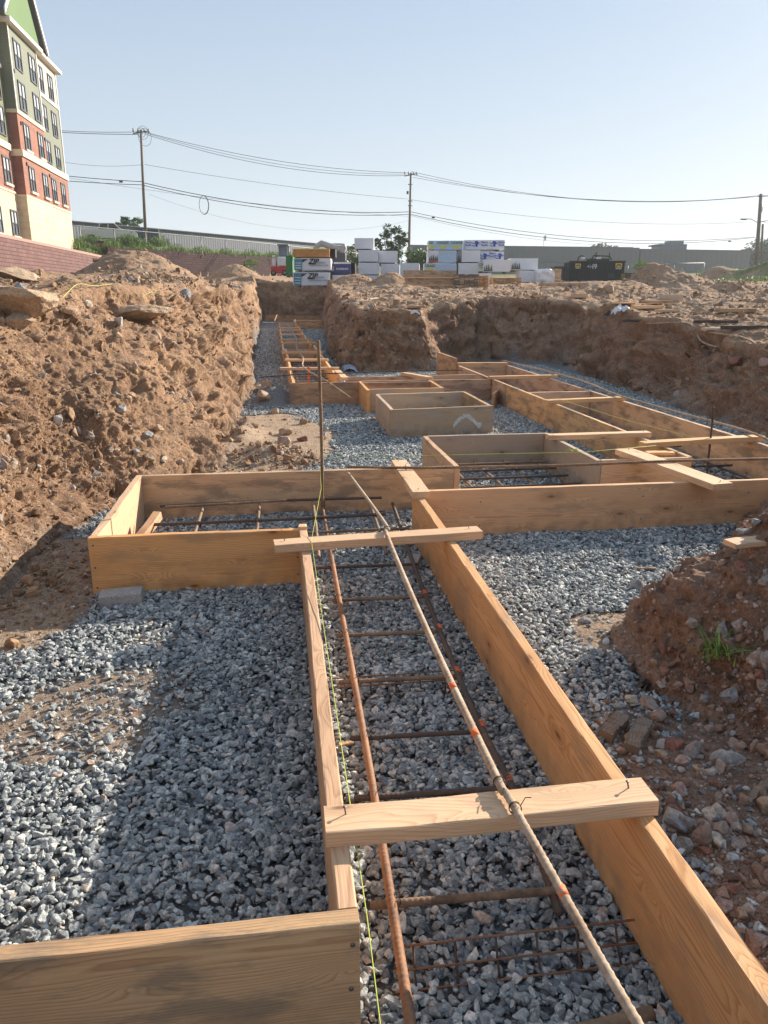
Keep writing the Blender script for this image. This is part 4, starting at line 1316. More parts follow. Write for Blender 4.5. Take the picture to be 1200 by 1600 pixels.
near = [
 (383, 1268, 34, M_rock_red, "dark red angular stone lying in the shaded gravel left of the near board", .6),
 (27, 1052, 34, M_rock_tan, "rounded tan stone at the left edge of the gravel", .7),
 (210, 1112, 16, M_rock_red, "small dark red pebble on the sandy spot in the gravel at left", .6),
 (158, 1140, 26, M_rock_grey, "grey stone on the sandy spot in the gravel at left", .6),
 (225, 978, 30, M_rock_tan, "thin tan stone chip at the shadow edge near the left form", .4),
 (627, 1143, 38, M_rock_grey, "broken grey stone with brown side between the rebar rungs", .6),
 (590, 1175, 16, M_rock_cream, "pale pebble beside the rusty long bar between rungs", .6),
 (835, 1420, 26, M_rock_red, "orange red stone in the gravel below the nearest cross piece", .7),
 (997, 922, 36, M_rock_grey, "dark grey fieldstone lying alone in the sunlit gravel at right", .75),
 (975, 870, 24, M_rock_tan, "flat tan stone in the bluish gravel below the long front board", .5),
 (914, 975, 26, M_rock_grey, "purplish grey stone on the sandy spot at the foot of the heap", .75),
 (922, 1026, 34, M_rock_tan, "long flat tan stone on the sandy spot at the foot of the heap", .4),
 (896, 1054, 32, M_rock_grey, "brown grey stone at the near edge of the sandy spot", .7),
 (986, 1098, 32, M_rock_cream, "smooth cream stone above the two rotten wood chunks", .75),
 (965, 1108, 30, M_rock_tan, "brown tan stone to the left of the smooth cream stone", .6),
 (1015, 1113, 26, M_rock_red, "reddish stone at the foot of the heap right of the cream stone", .7),
 (1052, 1167, 38, M_rock_red, "rounded dark red brown cobble right of the rotten wood", .6),
 (1033, 1183, 28, M_rock_tan, "dark knobbly stone between the rotten wood and the red cobble", .9),
 (1067, 1192, 32, M_rock_pink, "pink flat stone below the dark red cobble", .7),
 (1090, 1204, 28, M_rock_tan, "flat brown stone right of the pink flat stone", .6),
 (1128, 1200, 18, M_rock_tan, "small orange tan pebble in the clay at the foot of the heap", .8),
 (1062, 1244, 42, M_rock_pink, "blocky pale pink stone right of the nearest cross piece end", .8),
 (1049, 1270, 34, M_rock_red, "rust red stone touching the blocky pink stone", .6),
 (1070, 1294, 44, M_rock_grey, "dark blue grey pitted stone near the end of the cross piece", .9),
 (1107, 1277, 34, M_rock_cream, "cream rounded stone in the middle of the rubble", .8),
 (1098, 1292, 34, M_rock_pink, "flat pinkish stone just below the cream rounded stone", .5),
 (1145, 1285, 36, M_rock_pink, "pinkish stone in rubble toward the right edge", .7),
 (1118, 1318, 38, M_rock_cream, "pale wrinkled stone in the centre of the rubble", .8),
 (1100, 1333, 30, M_rock_red, "brown red stone under the pale wrinkled stone", .8),
 (1152, 1322, 36, M_rock_grey, "flat light grey stone right of the pale wrinkled stone", .5),
 (1066, 1325, 44, M_rock_grey, "light grey stone pressed against the outside of the right board", .8),
 (1085, 1353, 36, M_rock_grey, "brownish grey stone low beside the right board", .7),
 (1122, 1366, 24, M_rock_cream, "small pale triangular stone in the lower rubble", .7),
 (1140, 1392, 40, M_rock_red, "flat maroon stone in the lower rubble", .5),
 (1130, 1418, 44, M_rock_pink, "long pale stone with cracked side beside the right board", .6),
 (1158, 1434, 36, M_rock_tan, "brown stone behind the long pale cracked stone", .9),
 (1185, 1468, 36, M_rock_grey, "grey rounded stone at the bottom right corner of the rubble", .7),
 (1195, 1265, 40, M_rock_tan, "large tan stone half buried at the right edge of the picture", 1.0),
 (1140, 1092, 34, M_rock_grey, "grey brown stone stuck in the clay face below the grass", .9),
 (1176, 1038, 26, M_rock_pink, "pale pink stone in the clay right of the grass tuft", .7),
 (1186, 1056, 20, M_rock_red, "reddish stone right below the pale pink stone by the grass", .8),
 (1100, 1095, 26, M_rock_grey, "grey flat stone in the clay face left of the big grey brown stone", .6),
 (1141, 1122, 16, M_rock_grey, "small grey pebble under the stone in the clay face", .8),
 (1182, 818, 26, M_rock_grey, "grey flat stone near the crest of the right heap", .5),
 (1160, 832, 30, M_rock_grey, "flat greyish slab on the left shoulder of the right heap", .35),
 (1155, 895, 34, M_rock_red, "reddish brown rock bulging from the upper heap", .9),
]
for i, (px, py, wp, mt, lb, hr) in enumerate(near):
    rock_px(px, py, wp, mt, lb, 100 + i, hr, cuts=13, rough=.10)

def old_wood(px, py, L, wd, th, rz, label, seed):
    p, t = ground_px(px, py)
    vs, fs = board_mesh(L, th, wd, seed, rough=.006, bow=.004, n=14)
    me = bpy.data.meshes.new("wood_chunk"); me.from_pydata(vs, [], fs); me.materials.append(M_wood_old)
    o = bpy.data.objects.new("wood_chunk", me); COL.objects.link(o); o.location = p + Vector((0, 0, .02)); o.rotation_euler = (R(6), R(-5), rz); tag(o, label, "wood chunk", "rotten wood chunks"); return o
old_wood(958, 1145, .125, .05, .04, R(42), "rotten split wood chunk nearer to the right board", 5)
old_wood(996, 1160, .16, .048, .045, R(50), "rotten split wood chunk lying to the right of its twin", 6)
p, t = ground_px(1185, 1235)
o = old_wood(1188, 1240, .17, .022, .016, R(35), "thin rotten branch piece on the clay at the right edge", 8); o["group"] = ""; del o["group"]
p, t = ground_px(1185, 850)
o = board(None, "wood_scrap", (p.x - .11, p.y), (p.x + .12, p.y + .03), M_wood2, p.z - .005, .018, .07); tag(o, "broken flat wood scrap stuck in the top of the right heap", "wood scrap")
p, t = ground_px(1008, 897)
o = board(None, "wood_splinter", (p.x - .05, p.y + .01), (p.x + .05, p.y - .012), M_wood2, .015, .008, .012); tag(o, "orange wood splinter on the sunlit gravel at right", "wood splinter")
p, t = ground_px(541, 1178)
o = board(None, "wood_splinter", (p.x - .022, p.y), (p.x + .024, p.y + .006), M_wood2, .018, .008, .018); tag(o, "orange wood chip beside the near left board on the gravel", "wood splinter")

# boulders and slabs on the left bank
left_rocks = [
 (28, 437, 90, M_rock_tan, "flat overhanging tan soil slab at the upper left edge", .28, 1.2),
 (26, 486, 120, M_rock_tan, "huge sloping tan block at the left edge of the bank", .50, 1.0),
 (30, 508, 60, M_rock_tan, "smaller tan lump under the huge sloping block at left", .5, .8),
 (218, 498, 100, M_rock_tan, "large smooth pale tan boulder on the left bank slope", .30, .7),
 (290, 469, 26, M_rock_grey, "round grey brown boulder near the top of the left bank", .9, .9),
 (212, 585, 22, M_rock_tan, "tilted tan flagstone standing in the middle of the left bank", 1.2, .5),
 (108, 490, 28, M_rock_tan, "brown stone in the crumbled soil right of the huge block", .5, .9),
 (138, 478, 16, M_rock_cream, "pale angular stone in the crumbled soil near the bank top", .8, .8),
 (33, 455, 22, M_rock_grey, "light grey stone under the flat slab at left", .8, .9),
 (190, 642, 20, M_rock_grey, "grey cobble in the stone pocket on the left bank", .8, .9),
 (200, 628, 17, M_rock_tan, "tan cobble above the grey cobble in the stone pocket", .8, .9),
 (182, 622, 18, M_rock_grey, "dark cobble at the left of the stone pocket on the bank", .8, .9),
 (153, 665, 28, M_rock_red, "brown red long stone below the stone pocket at left", .5, .8),
 (232, 684, 24, M_rock_grey, "grey rounded stone in the lower stone pocket on the bank", .7, .8),
 (248, 672, 20, M_rock_tan, "brown stone on the upper right of the lower stone pocket", .8, .8),
 (234, 716, 22, M_rock_tan, "flat brown stone on the slope just above the left form", .6, .8),
 (212, 708, 16, M_rock_grey, "grey pebble left of the flat brown stone above the form", .8, .8),
 (256, 721, 15, M_rock_cream, "whitish stone on the slope just above the left form", .8, .8),
 (280, 724, 16, M_rock_pink, "pinkish stone on the slope just above the left form", .8, .8),
 (297, 575, 13, M_rock_cream, "white pebble in the middle of the gravelly slope", .8, .8),
 (430, 647, 16, M_rock_tan, "yellowish cobble at the edge of the gravel strip beyond the left form", .8, .9),
 (443, 694, 24, M_rock_pink, "rounded pinkish cobble on the small soil pile beyond the left form", .75, .9),
 (445, 680, 28, M_rock_tan, "brown lump behind the pinkish cobble on the small soil pile", .7, .9),
 (472, 690, 18, M_rock_red, "reddish lump at the right of the small soil pile", .8, .9),
 (400, 612, 26, M_rock_tan, "dark soil lump on the pile at the foot of the left trench wall", .7, .9),
 (418, 606, 24, M_rock_tan, "tan soil lump on top of the pile at the trench wall foot", .8, .9),
 (412, 624, 28, M_rock_tan, "brown soil lump at the front of the pile at the trench wall foot", .7, .9),
 (553, 674, 15, M_rock_tan, "single dark clod on the sandy floor by the gravel edge", .5, .9),
 (658, 503, 18, M_rock_tan, "tan stone under the white scrap at the lip of the middle bank", .7, .9),
 (787, 606, 22, M_rock_tan, "pale tan flat rock behind the long right form", .5, .9),
 (1150, 568, 24, M_rock_red, "reddish rock sticking out near the top of the right cut face", .8, .9),
 (1195, 571, 22, M_rock_pink, "pale pink rock at the right edge on the cut face", .8, .9),
 (930, 487, 24, M_rock_tan, "tan block beside the white scrap heap on the right plateau", .8, .7),
 (950, 456, 30, M_rock_tan, "yellowish soil boulder on the right plateau near the low lumber", .6, .9),
]
for i, (px, py, wp, mt, lb, hr, dr) in enumerate(left_rocks):
    rock_px(px, py, wp, mt, lb, 300 + i, hr, dr, cuts=13, rough=.16, sub=5 if wp > 60 else 3)

# plastic and paper scraps
def crumple(px, py, wpx, hpx, mat, label, name="plastic_sheet", cat="plastic sheet", seed=1):
    p, t = ground_px(px, py)
    w_ = wpx / 1200 * t; h_ = hpx / 1200 * t
    n = 22; vs = []; fs = []
    u, v = np.meshgrid(np.linspace(-1, 1, n), np.linspace(-1, 1, n))
    z = fbm(u * 1.6 + seed, v * 1.6, oct=5, seed=seed, ridge=True) * .55 + .55
    z = z * (1 - .8 * (u ** 2 + v ** 2) / 2)
    ed = 1 + .25 * fbm(u * 2, v * 2, oct=3, seed=seed + 5)
    for i in range(n):
        for j in range(n):
            vs.append((u[i, j] * w_ / 2 * ed[i, j], v[i, j] * w_ * .3 * ed[i, j], max(0, z[i, j]) * h_))
    for i in range(n - 1):
        for j in range(n - 1):
            a = i * n + j; fs.append((a, a + 1, a + n + 1, a + n))
    mb = MB(); mb.add(vs, fs); o = mb.build(name, mat); o.location = p - Vector((0, 0, .01)); tag(o, label, cat)
    md = o.modifiers.new("thick", 'SOLIDIFY'); md.thickness = .004
    return o
crumple(545, 583, 26, 15, M_bag, "crumpled blue grey plastic bag at the foot of the middle bank", "plastic_bag", "plastic bag", 3)
crumple(648, 492, 14, 9, M_whitec, "small white paper scrap at the lip of the middle bank", "paper_scrap", "paper scrap", 4)
crumple(970, 494, 28, 20, M_whitec, "torn white wrap on a scrap heap on the right plateau", "torn_wrap", "torn wrap", 6)
crumple(955, 496, 18, 14, M_black, "black plastic bucket scrap beside the torn white wrap", "black_scrap", "plastic scrap", 9)

def flat_scrap(px, py, Lpx, wd, th, yaw, mat, label, name="loose_board", cat="board", lift=.01, dzz=0.0):
    p, t = ground_px(px, py); L = Lpx / 1200 * t
    dx, dy = math.cos(yaw), math.sin(yaw)
    o = board(None, name, (p.x - dx * L / 2, p.y - dy * L / 2), (p.x + dx * L / 2, p.y + dy * L / 2), mat, p.z + lift, th, wd, dz=dzz)
    tag(o, label, cat); return o
flat_scrap(975, 476, 26, .35, .03, -.2, M_wood_pale, "pale square board offcut on the right plateau left of other offcuts")
flat_scrap(1012, 483, 52, .14, .05, .25, M_wood_pale, "long pale plank slanting on the offcut pile on the right plateau")
flat_scrap(1025, 475, 50, .14, .05, .05, M_wood2, "brown plank behind the slanting pale one on the right plateau")
flat_scrap(1040, 488, 30, .14, .04, .0, M_wood_pale, "short pale plank in front of the offcut pile")
flat_scrap(1048, 470, 34, .16, .12, .1, M_wood_grey, "grey log-like timber lying behind the offcut pile")
flat_scrap(1000, 504, 54, .04, .04, -.12, M_rust_dark, "short dark pipe below the torn white wrap", "pipe", "pipe")
flat_scrap(1118, 506, 66, .05, .04, -.12, M_rust_dark, "dark bar lying left of the green scrap on the plateau", "pipe", "pipe")
flat_scrap(1172, 516, 90, .06, .05, -.08, M_rust_dark, "long dark bar running off the right edge of the plateau", "pipe", "pipe")
flat_scrap(1112, 517, 30, .10, .03, .1, M_wood_grey, "grey green board scrap between the dark bars")
flat_scrap(1150, 489, 60, .10, .06, 0, M_wood2, "straight timber along the shallow trench on the plateau")
flat_scrap(640, 459, 44, .2, .05, .03, M_wood_pale, "long pale plank lying in front of the lumber stack", lift=0)
flat_scrap(650, 482, 26, .12, .04, 0, M_wood2, "small orange board on top of the middle bank")
flat_scrap(838, 466, 26, .2, .04, .1, M_wood_pale, "pale board scrap in front of the tarp covered bundle")
flat_scrap(890, 448, 90, .5, .12, .02, M_wood2, "low long timber bundle lying in front of the black container")
flat_scrap(905, 466, 24, .12, .08, -.2, M_wood_pale, "short timber offcut on the soil left of the torn wrap")
def surf_line(pxs, r, mat, name, label, cat, lift=.02):
    pts = []
    for (px, py) in pxs:
        p, t = ground_px(px, py); pts.append(p + Vector((0, 0, lift)))
    P = resample(pts, .05)
    mb = MB(); mb.tube(P, r, 6); o = mb.build(name, mat); tag(o, label, cat); return o
surf_line([(1010, 508), (1075, 508), (1095, 535), (1120, 545)], .012, M_rebar_pale, "rebar", "short bent bar near the rim of the right plateau", "rebar")
surf_line([(1050, 506), (1100, 520), (1160, 530), (1199, 552)], .012, M_rebar_pale, "rebar", "long bent pale bar curving over the rim at the right edge", "rebar")
surf_line([(535, 482), (560, 472), (590, 467)], .02, M_rebar_pale, "root", "pale curved root on the middle bank's top edge", "root")
surf_line([(99, 475), (122, 453), (145, 455), (175, 452)], .0035, M_string_d, "string", "slack yellow string on the upper left bank", "string", .05)
surf_line([(222, 470), (240, 462), (255, 470)], .003, M_string_d, "string", "short slack yellow string near the round boulder on the left bank", "string", .04)

# ------------------------------------------------------------------ apartment building on the left
def apartment():
    ax = -16.0
    b = empty("apartment_building", (-20, 60, 4.3), "five storey apartment block in tan, brick red, sage and cream with a green gable", "building")
    o3 = b.location
    def wallbox(x0, x1, y0, y1, z0, z1, mat, name="wall"):
        mb = MB(); mb.box(((x0 + x1) / 2 - o3.x, (y0 + y1) / 2 - o3.y, (z0 + z1) / 2 - o3.z), (x1 - x0, y1 - y0, z1 - z0))
        return mb.build(name, mat, b)
    # upper floors: corner block (behind the bay face), bay, and recessed part to the left
    Y0, Y1 = 57.0, 63.1
    YC = 68.6
    back = -30
    # corner block, slightly recessed above the first floor
    wallbox(back, ax, Y1, YC, 3.9, 7.55, M_blocktan); wallbox(back, ax, Y1, YC, 7.56, 9.95, M_brick)
    wallbox(back, ax - .12, Y1, YC, 10.35, 15.0, M_sid_green); wallbox(back, ax - .12, Y1, YC, 15.22, 17.6, M_sid_cream)
    wallbox(back, ax + .02, Y0, Y1, 3.9, 7.55, M_blocktan); wallbox(back, ax + .02, Y0, Y1, 7.56, 9.95, M_brick)
    wallbox(back, ax + .02, Y0, Y1, 10.35, 12.5, M_brick); wallbox(back, ax + .02, Y0, Y1, 12.72, 17.6, M_sid_green)
    # recessed part left of the bay
    xl = -16.6
    wallbox(back, xl, 36, Y0 - .01, 3.9, 7.7, M_blocktan); wallbox(back, xl, 36, Y0 - .01, 7.71, 10.2, M_brick)
    wallbox(back, xl, 36, Y0 - .01, 10.6, 15.0, M_sid_olive); wallbox(back, xl, 36, Y0 - .01, 15.22, 17.6, M_sid_cream)
    # trim bands
    def band(x1, y0, y1, z0, z1, mat=M_cream, name="trim_band"):
        wallbox(back + .2, x1, y0, y1, z0, z1, mat, name)
    band(ax + .10, Y1 + .11, YC + .08, 9.95, 10.35); band(ax + .14, Y0 - .1, Y1 + .1, 9.95, 10.35)
    band(xl + .1, 36, Y0 - .11, 10.2, 10.6)
    band(ax + .10, Y0 - .08, Y1 + .08, 12.5, 12.72); band(ax - .05, Y1 + .09, YC + .06, 15.0, 15.22, M_wtrim); band(xl + .08, 36, Y0 - .1, 15.0, 15.22, M_wtrim)
    band(ax + .06, Y0 - .05, YC + .05, 7.50, 7.62); band(xl + .06, 36, Y0 - .06, 7.62, 7.74)
    # eaves, corner boards
    wallbox(back - .5, ax + .30, Y1 + .5, YC + .5, 17.6, 17.82, M_wtrim, "eave"); wallbox(back - .5, ax + .42, Y0 - .5, Y1 + .49, 17.6, 17.85, M_wtrim, "eave")
    wallbox(back - .5, xl + .5, 35, Y0 - .51, 17.6, 17.82, M_wtrim, "eave")
    for (x, y, z0, z1) in ((ax + .03, Y0, 12.72, 17.6), (ax + .03, Y1 - .12, 12.72, 17.6), (ax - .10, YC - .14, 10.35, 17.6)):
        wallbox(x - .02, x + .04, y, y + .14, z0, z1, M_wtrim, "corner_board")
    # roof with cross gable over the bay, facing +x
    mb = MB()
    yr0, yr1, ym = Y0 - .9, Y1 + 1.4, 60.7
    zt, zp = 17.85, 22.6
    def P(x, y, z): return (x - o3.x, y - o3.y, z - o3.z)
    gx = ax + .40
    mb.prism([P(gx, yr0 - .1, zt), P(gx, ym, zp), P(gx, ym, zp + .28), P(gx, yr0 - .5, zt - .05)], (-9, 0, 0))
    mb.prism([P(gx, yr1 + .1, zt), P(gx, ym, zp), P(gx, ym, zp + .28), P(gx, yr1 + .5, zt - .05)], (-9, 0, 0))
    mb.build("gable_roof", [M_roof], b)
    mb = MB()
    mb.prism([P(gx + .06, yr0 - .5, zt - .15), P(gx + .06, yr0 - .5, zt + .2), P(gx + .06, ym, zp + .36), P(gx + .06, ym, zp - .1)], (-.08, 0, 0))
    mb.prism([P(gx + .06, yr1 + .5, zt - .15), P(gx + .06, yr1 + .5, zt + .2), P(gx + .06, ym, zp + .36), P(gx + .06, ym, zp - .1)], (-.08, 0, 0))
    mb.build("barge_board", M_wtrim, b)
    mb = MB(); mb.prism([P(ax + .12, yr0 + .3, zt), P(ax + .12, yr1 - .3, zt), P(ax + .12, ym, zp - .3)], (-.3, 0, 0)); mb.build("gable_wall", M_sid_lime, b)
    mb = MB(); mb.prism([P(ax + .25, 35, 17.82), P(ax + .25 - 7, 35, 21.6), P(ax - 14, 35, 17.82)], (0, YC + .8 - 35, 0))
    mb.build("main_roof", M_roof, b)
    # windows: (wall plane x, centre y, centre z, width, height, brick?)
    def window(x, y, z, wdt=1.45, ht=1.75, sill=False):
        w0 = MB()
        t = .10
        for (dy, dz, sy, sz) in ((0, ht / 2 - t / 2, wdt, t), (0, -ht / 2 + t / 2, wdt, t), (-wdt / 2 + t / 2, 0, t, ht - 2 * t), (wdt / 2 - t / 2, 0, t, ht - 2 * t), (0, 0, t, ht - 2 * t)):
            w0.box((0, dy, dz), (.12, sy, sz))
        for s_ in (-1, 1):
            w0.box((0, s_ * (wdt / 4 - .01), -.02), (.09, wdt / 2 - 1.6 * t, .06))
        o = w0.build("window", M_wframe, b); o.location = Vector((x, y, z)) - o3
        g = MB()
        g.box((-.02, 0, ht * .22), (.05, wdt - t, ht * .44)); g.build("upper_pane", M_glass_bl, o)
        g = MB(); g.box((-.025, 0, -ht * .22), (.05, wdt - t, ht * .43)); g.build("lower_pane", M_glass, o)
        if sill:
            s_ = MB(); s_.box((.04, 0, -ht / 2 - .07), (.2, wdt + .16, .13)); s_.build("sill", M_cream, o)
    for y in (58.6, 61.8):
        window(ax + .03, y, 16.15); window(ax + .03, y, 13.75); window(ax + .03, y, 11.35, 1.25, 1.65, True); window(ax + .03, y + .1, 8.75, 1.25, 1.6, True)
    for y in (64.2, 66.8):
        window(ax - .11, y, 16.15, 1.3); window(ax - .11, y, 13.65, 1.3); window(ax - .11, y, 11.35, 1.3, 1.6); window(ax + .01, y, 8.75, 1.2, 1.6, True)
    for y in (55.5, 52.4, 49.3, 46.2, 43.1):
        window(xl + .01, y, 16.2); window(xl + .01, y, 13.9); window(xl + .01, y, 11.8); window(xl + .01, y, 8.9, 1.3, 1.6, True); window(xl + .01, y + .3, 5.75, 1.3, 1.6, True)
    # small wall vents and end wall windows
    for (y, z) in ((57.4, 15.0), (57.6, 12.0), (57.8, 9.6), (63.0, 12.0), (63.2, 9.6)):
        mb = MB(); mb.box((ax + .06 - o3.x, y - o3.y, z - o3.z), (.08, .16, .2)); mb.build("vent", M_wframe, b)
apartment()

# ------------------------------------------------------------------ retaining walls
def long_box(name, p0, p1, z0, z1, th, mat, parent=None, origin=None):
    a = Vector((p0[0], p0[1], 0)); c = Vector((p1[0], p1[1], 0)); L = (c - a).length
    rz = math.atan2(c.y - a.y, c.x - a.x)
    mb = MB(); mb.box((0, 0, 0), (L, th, z1 - z0))
    o = mb.build(name, mat, parent)
    o.location = Vector(((a.x + c.x) / 2, (a.y + c.y) / 2, (z0 + z1) / 2)) - (parent.location if parent is not None else Vector((0, 0, 0)))
    o.rotation_euler = (0, 0, rz)
    return o
wl = empty("retaining_wall", (NEARW_X, 40, 2), "sunlit red block retaining wall at left below the apartment block", "retaining wall", "red block retaining walls")
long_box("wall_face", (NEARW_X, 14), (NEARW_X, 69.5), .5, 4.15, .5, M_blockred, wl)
mb = MB(); mb.box((-.3, 1.75, 2.25), (.9, 55.6, .16)); mb.build("coping", plain("wall_coping", (.34, .20, .17), .85, 0, .1), wl)
fa, fb = FARW
wl = empty("retaining_wall", (fa.x, fa.y, 3), "darker red block retaining wall farther back under the fence and weeds", "retaining wall", "red block retaining walls")
d = (fb - fa).normalized(); s1 = fa + d * 23
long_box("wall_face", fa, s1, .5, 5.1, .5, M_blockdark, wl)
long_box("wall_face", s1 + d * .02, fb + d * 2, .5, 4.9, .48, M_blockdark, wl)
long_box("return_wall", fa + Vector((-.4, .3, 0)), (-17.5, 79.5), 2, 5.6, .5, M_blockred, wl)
# dark drain stripes on the stepped return
for k in range(3):
    q = fa + Vector((-.55 - 1.15 * k, 2.3 + 2.6 * k, 0))
    mb = MB(); mb.box((.30, -.1, 3.9 - 3), (.12, .9, 2.6)); o = mb.build("dark_strip", plain("black_membrane", (.03, .03, .035), .6), wl); o.location = q - wl.location + Vector((0, 0, 0)) - Vector((0, 0, q.z - wl.location.z + 0)) * 0
    o.location.z = 0; o.rotation_euler = (0, R(6), R(18))

# ------------------------------------------------------------------ chain-link fence on the terrace
def fence(pts, h, label, post_step=3.0, grid=.35, name="chain_link_fence", posts=True, rad=.03):
    o0 = Vector(pts[0])
    f = empty(name, o0, label, "fence", "chain link fences")
    P = resample(pts, post_step)
    for p in P:
        mb = MB(); q = p - o0; mb.tube([q, q + Vector((0, 0, h))], rad, 6); mb.build("post", M_galv, f)
    mb = MB(); mb.tube([p - o0 + Vector((0, 0, h)) for p in P], rad * .8, 6); mb.build("top_rail", M_galv, f)
    # woven wire as crossing diagonal strands
    mb = MB()
    for a, c in zip(P, P[1:]):
        L = (c - a).length; n = max(1, int(L / grid)); u = (c - a) / n
        nz = int(h / grid)
        for i in range(n):
            for k in range(nz):
                p1 = a - o0 + u * i + Vector((0, 0, k * grid)); p2 = p1 + u + Vector((0, 0, grid))
                mb.tube([p1, p2], .0035, 3, caps=False); mb.tube([p1 + u, p1 + Vector((0, 0, grid))], .0035, 3, caps=False)
    mb.build("wire_mesh", M_meshwire, f)
    return f
nrm_ = Vector((-d.y, d.x, 0))
fence([fa + nrm_ * 1.3 + Vector((-3, -4, 4.95)), fa + nrm_ * 1.3 + d * 8 + Vector((0, 0, 4.95)), s1 + nrm_ * 1.3 + Vector((0, 0, 4.85)), fb + nrm_ * 1.3 + Vector((0, 0, 4.6))], 1.75,
      "chain link fence on the terrace above the darker red wall", 3.6, .5, rad=.05)
fence([at(835, 437, 62), at(905, 437, 64), at(1000, 438, 66), at(1098, 436, 68)], 1.3, "chain link fence in front of the long grey building at right", 4.5, .5)

# ------------------------------------------------------------------ plants
def leaves(mb, c, rad, n, size, rs, flat=1.0, up=.0):
    for _ in range(n):
        v = Vector((rs.gauss(0, 1), rs.gauss(0, 1), rs.gauss(0, 1)))
        v.normalize(); v *= rs.random() ** .45
        p = Vector((c[0] + v.x * rad[0], c[1] + v.y * rad[1], c[2] + v.z * rad[2]))
        a = Vector((rs.gauss(0, 1), rs.gauss(0, 1), rs.gauss(0, .6) + up)).normalized()
        b_ = a.orthogonal().normalized(); b_ = (Matrix.Rotation(rs.uniform(0, 6.28), 3, a) @ b_)
        s_ = size * rs.uniform(.6, 1.4)
        mb.add([p - a * s_, p + b_ * s_ * .45, p + a * s_, p - b_ * s_ * .45], [(0, 1, 2, 3)], 0)

def tree(name, base, h, rad, label, mat, clumps, leafn, lsize, group=None, trunk_r=.12, low=.25, cat="tree", seed=1, crownz=None):
    rs = random.Random(seed)
    t = empty(name, base, label, cat, group)
    mb = MB()
    mb.tube([(0, 0, -.3), (.05, 0, h * .3), (-.04, .05, h * .6), (0, 0, h * .85)], [trunk_r, trunk_r * .75, trunk_r * .5, trunk_r * .2], 7)
    for k in range(7):
        a = rs.uniform(0, 6.28); z = h * rs.uniform(.25, .7)
        mb.tube([(0, 0, z), (math.cos(a) * rad * .45, math.sin(a) * rad * .45, z + h * .12), (math.cos(a) * rad * .8, math.sin(a) * rad * .8, z + h * .18)], [trunk_r * .4, trunk_r * .25, trunk_r * .08], 5)
    mb.build("trunk", M_bark, t)
    mb = MB()
    for k in range(clumps):
        a = rs.uniform(0, 6.28); u = rs.random(); z = h * (low + (1 - low) * u)
        prof = math.sin(math.pi * min(1, .18 + .82 * (1 - u) ** .8)) if u > .35 else .75 + .25 * u
        rr = rad * prof * rs.uniform(.35, 1.0)
        cr = rad * rs.uniform(.18, .34)
        leaves(mb, (math.cos(a) * rr, math.sin(a) * rr, z), (cr, cr, cr * .7), leafn, lsize, rs)
    mb.build("crown", mat, t)
    return t
q = at(612, 425, 62)
tree("young_tree", q, 3.2, 1.3, "young loose leafed tree rising behind the white packs beside the middle pole", M_leaf_d, 60, 55, .10, None, .06, .15, seed=4)
q = at(660, 432, 64)
tree("bush", q, 1.9, 1.5, "bushy green shrub at the foot of the middle pole", M_leaf, 60, 60, .10, "background bushes", .05, .05, "bush", seed=5)
q = at(690, 432, 66); tree("bush", q, 1.4, 1.2, "lower shrub right of the middle pole beside the printed packs", M_weed, 26, 40, .10, "background bushes", .05, .05, "bush", seed=6)
q = at(207, 388, 112)
tree("round_tree", q, 4.0, 1.7, "round green tree behind the parked pickup truck", M_leaf, 60, 50, .17, None, .15, .3, seed=8)
q = at(1003, 438, 60); tree("bush", q, 1.25, 1.1, "bright green shrub between the yellow trailer and the soil heap", M_weed, 30, 45, .07, "background bushes", .04, .05, "bush", seed=12)
q = at(550, 425, 60); tree("bush", q, 1.7, 1.6, "dark green bush seen between the navy pack and white packs", M_leaf, 30, 45, .10, "background bushes", .05, .05, "bush", seed=14)
q = at(388, 393, 76); tree("bush", Vector((q.x, q.y, gz(q.x, q.y) - .1)), 1.7, 1.1, "tall leafy weed clump on top of the darker red wall", M_weed, 30, 45, .08, "background bushes", .03, .05, "bush", seed=17)
for i, (px, D, h, rd, lb) in enumerate(((1160, 230, 8, 5.5, "hazy tree touching the right end of the long grey building"), (1178, 215, 8.5, 5.5, "hazy tree just left of the right pole base"), (1200, 200, 9.8, 7, "tall hazy tree at the right edge behind the right pole"), (1240, 190, 11, 8, "hazy tree outside the right edge of the group"))):
    q = at(px, 445, D); tree("distant_tree", q, h, rd, lb, M_leaf_d, 90, 60, .42, "hazy trees at the far right", .3, .1, seed=20 + i)
q = at(940, 420, 240); tree("distant_tree", q, 6.6, 4.5, "dark tree top peeking over the long grey building", M_leaf_d, 40, 50, .42, None, .3, .3, seed=31)

